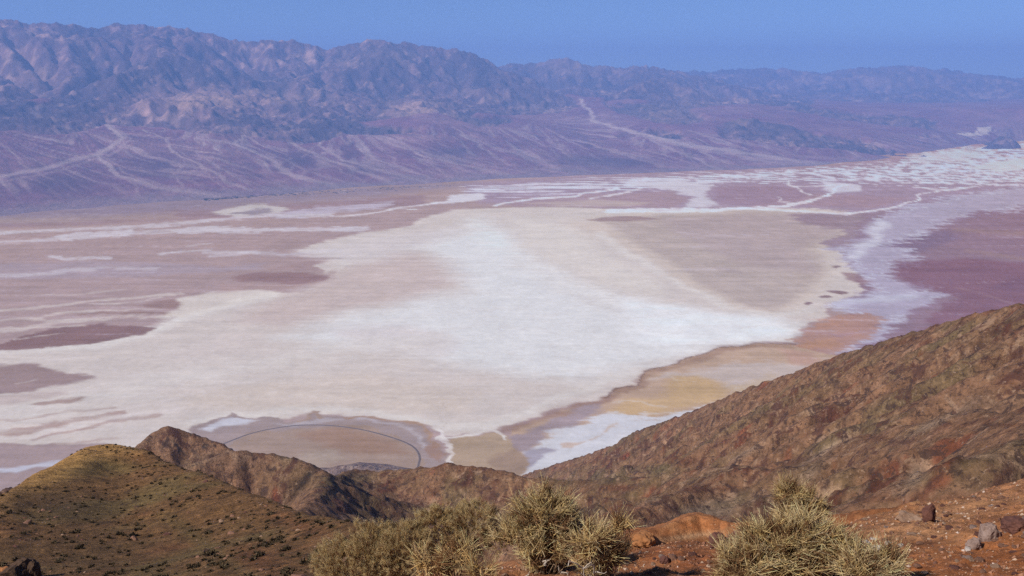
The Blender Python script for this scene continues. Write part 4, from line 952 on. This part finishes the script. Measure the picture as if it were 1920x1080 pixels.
    for k in range(6):
        e = tips[rs.randint(len(tips))]*np.array([.7, .7, .7]); s0 = np.array([e[0]*.15, e[1]*.15, -.05])
        pts = [s0 + (e-s0)*t + rs.normal(size=3)*.02*(0 < t < 1) for t in np.linspace(0, 1, 6)]
        link('stem', tube(pts, np.linspace(.010, .004, 6), 'stem'), M_wood, root)
    for k in range(dead+2):
        s0 = np.array([rs.uniform(-.3, .3)*W, -.25*W, rs.uniform(.1, .45)*H]); e = s0 + np.array([rs.uniform(-.2, .2), -.10, rs.uniform(-.03, .16)])
        pts = [s0 + (e-s0)*t + rs.normal(size=3)*.010 for t in np.linspace(0, 1, 6)]
        link('dead_branch', tube(pts, np.linspace(.006, .0025, 6), 'dead_branch'), M_dead, root)
        e2 = pts[2] + np.array([rs.uniform(-.07, .07), -.03, rs.uniform(.02, .09)])
        link('dead_branch', tube([pts[2] + (e2-pts[2])*t + rs.normal(size=3)*.006 for t in np.linspace(0, 1, 5)], np.linspace(.0045, .002, 5), 'dead_branch'), M_dead, root)
    return root
shrub(700, 1092, 208, 190, 'broad rounded straw-green shrub, leftmost on the rim', 1, [(-.22, .42, .26), (.05, .55, .28), (.30, .62, .24), (-.36, .22, .16), (.12, .35, .2)], 1.15, dead=3)
shrub(862, 1058, 185, 168, 'tall straw-tipped shrub joining the leftmost one at its right', 2, [(-.2, .72, .25), (.14, .74, .26), (.36, .66, .16), (.0, .45, .2)], 1.0, dead=3)
shrub(848, 1100, 150, 82, 'low open shrub with bare twigs in front of the tall straw-tipped one', 3, [(-.25, .45, .2), (.08, .5, .22), (.33, .38, .16)], .55, hue=.08, dead=3)
shrub(1022, 1074, 190, 146, 'dome-shaped olive shrub in the middle, left of its smaller companion', 4, [(-.02, .62, .27), (-.22, .34, .24), (.22, .38, .24), (.02, .30, .26)], 1.1, dead=2)
shrub(1122, 1090, 110, 126, 'narrow olive shrub right of the dome-shaped one, with a stray upright tuft', 5, [(-.15, .62, .28), (.12, .42, .32), (-.05, .25, .3), (.34, .86, .12)], 1.0, hue=.03, dead=2)
shrub(1492, 1010, 92, 98, 'small upright shrub standing behind the wide right-hand shrub', 6, [(-.12, .72, .27), (.12, .5, .36), (-.1, .3, .34)], .9, r=7.4)
shrub(1475, 1100, 254, 120, 'wide sprawling straw-green shrub at the right', 7, [(-.30, .42, .2), (-.08, .60, .22), (.14, .66, .2), (.34, .62, .14), (.05, .3, .24), (-.2, .25, .2)], 1.15, dead=2)
shrub(1640, 1104, 112, 72, 'low pale shrub at the right below the white stones', 8, [(-.2, .45, .26), (.18, .5, .26), (0, .25, .3)], .9, hue=-.03)

# ------------------------------------------------------------------ scrub dotted over the left hill
M_scrub = terrain_mat('dark_scrub', (3.0,), .3)
def scrub_geo(rs, n=46):
    d = rs.normal(size=(n, 3)); d[:, 2] = np.abs(d[:, 2]); d /= np.linalg.norm(d, axis=1)[:, None]
    c = d*rs.uniform(.45, 1.0, (n, 1))*np.array([1, 1, .75]); a = rs.normal(size=(n, 3))*.20; b = rs.normal(size=(n, 3))*.20
    tip = c + d*rs.uniform(.1, .35, (n, 1)) + np.array([0, 0, .1])
    v = np.stack([c*.55+a, c*.55+b, tip], 1).reshape(-1, 3); col = np.repeat(np.array([[.060, .043, .024]])*rs.uniform(.5, 1.6, (n, 1)), 3, 0)
    col[2::3] *= 1.5
    return v, np.arange(3*n).reshape(-1, 3), col
rs = np.random.RandomState(77); variants = [scrub_geo(rs) for _ in range(5)]
vm = [mesh('scrub_bush', *g, smooth=False) for g in variants]
for g in vm: g.materials.append(M_scrub)
n = 9000
az = np.radians(rs.uniform(-33, 1, n)); r = 32 + 180*rs.rand(n)**.8
rc = ip(LH, az, 1); x, y = r*np.sin(az), r*np.cos(az)
px, py = proj(x, y, -r*lhill_t(az, r))
dn = .35 + .55*fbm(x/14, y/14, 3, 501) - .5*np.exp(-((px-110)/110)**2-((py-878)/24)**2) + .25*np.exp(-((px-300)/150)**2-((py-880)/30)**2)
ok = (r < rc+2) & (rs.rand(n) < dn) & (px > -60) & (px < 720)
x, y, r = x[ok], y[ok], r[ok]; z = lhill_z(x, y); size = .10 + .30*rs.rand(len(x))**1.6*np.where(rs.rand(len(x)) < .08, 1.8, 1); rz = rs.rand(len(x))*6.28
order = np.argsort(-size/r)
for k in order[:300]:
    o = link('scrub_bush', vm[k % 5], None, label='dark low scrub bush dotted on the brown hill at the left', cat='bush', group='scrub bushes on the left hill')
    o.location = (x[k], y[k], z[k]-.03); o.scale = (size[k],)*3; o.rotation_euler = (0, 0, rz[k])
V, Fc, Cc, base_i = [], [], [], 0
for k in order[300:]:
    g = variants[k % 5]; c, s_ = math.cos(rz[k]), math.sin(rz[k]); v = g[0]*size[k]
    V.append(np.stack([v[:, 0]*c-v[:, 1]*s_+x[k], v[:, 0]*s_+v[:, 1]*c+y[k], v[:, 2]+z[k]-.03], 1)); Fc.append(g[1]+base_i); Cc.append(g[2]); base_i += len(v)
link('scrub', mesh('scrub', np.concatenate(V), np.concatenate(Fc), np.concatenate(Cc), False), M_scrub, kind='stuff')

# dark thicket line along the foot of the far fans
V, Fc, Cc, base_i = [], [], [], 0
for _ in range(300):
    t = rs.rand()**1.7; px = 385 + 470*t**1.1; py = 373.5 - 22*t - 9*t*t*.6 + rs.normal()*1.7
    q = floor_pt(px, py); g = variants[rs.randint(5)]; s_ = 7 + 22*rs.rand()**2*(1.2-t); v = g[0]*np.array([s_*1.6, s_, s_*.45])
    V.append(v + q); Fc.append(g[1]+base_i); Cc.append(g[2]*np.array([.9, 1.2, 1.1])); base_i += len(v)
link('thicket', mesh('thicket', np.concatenate(V), np.concatenate(Fc), np.concatenate(Cc), False), M_scrub, kind='stuff')
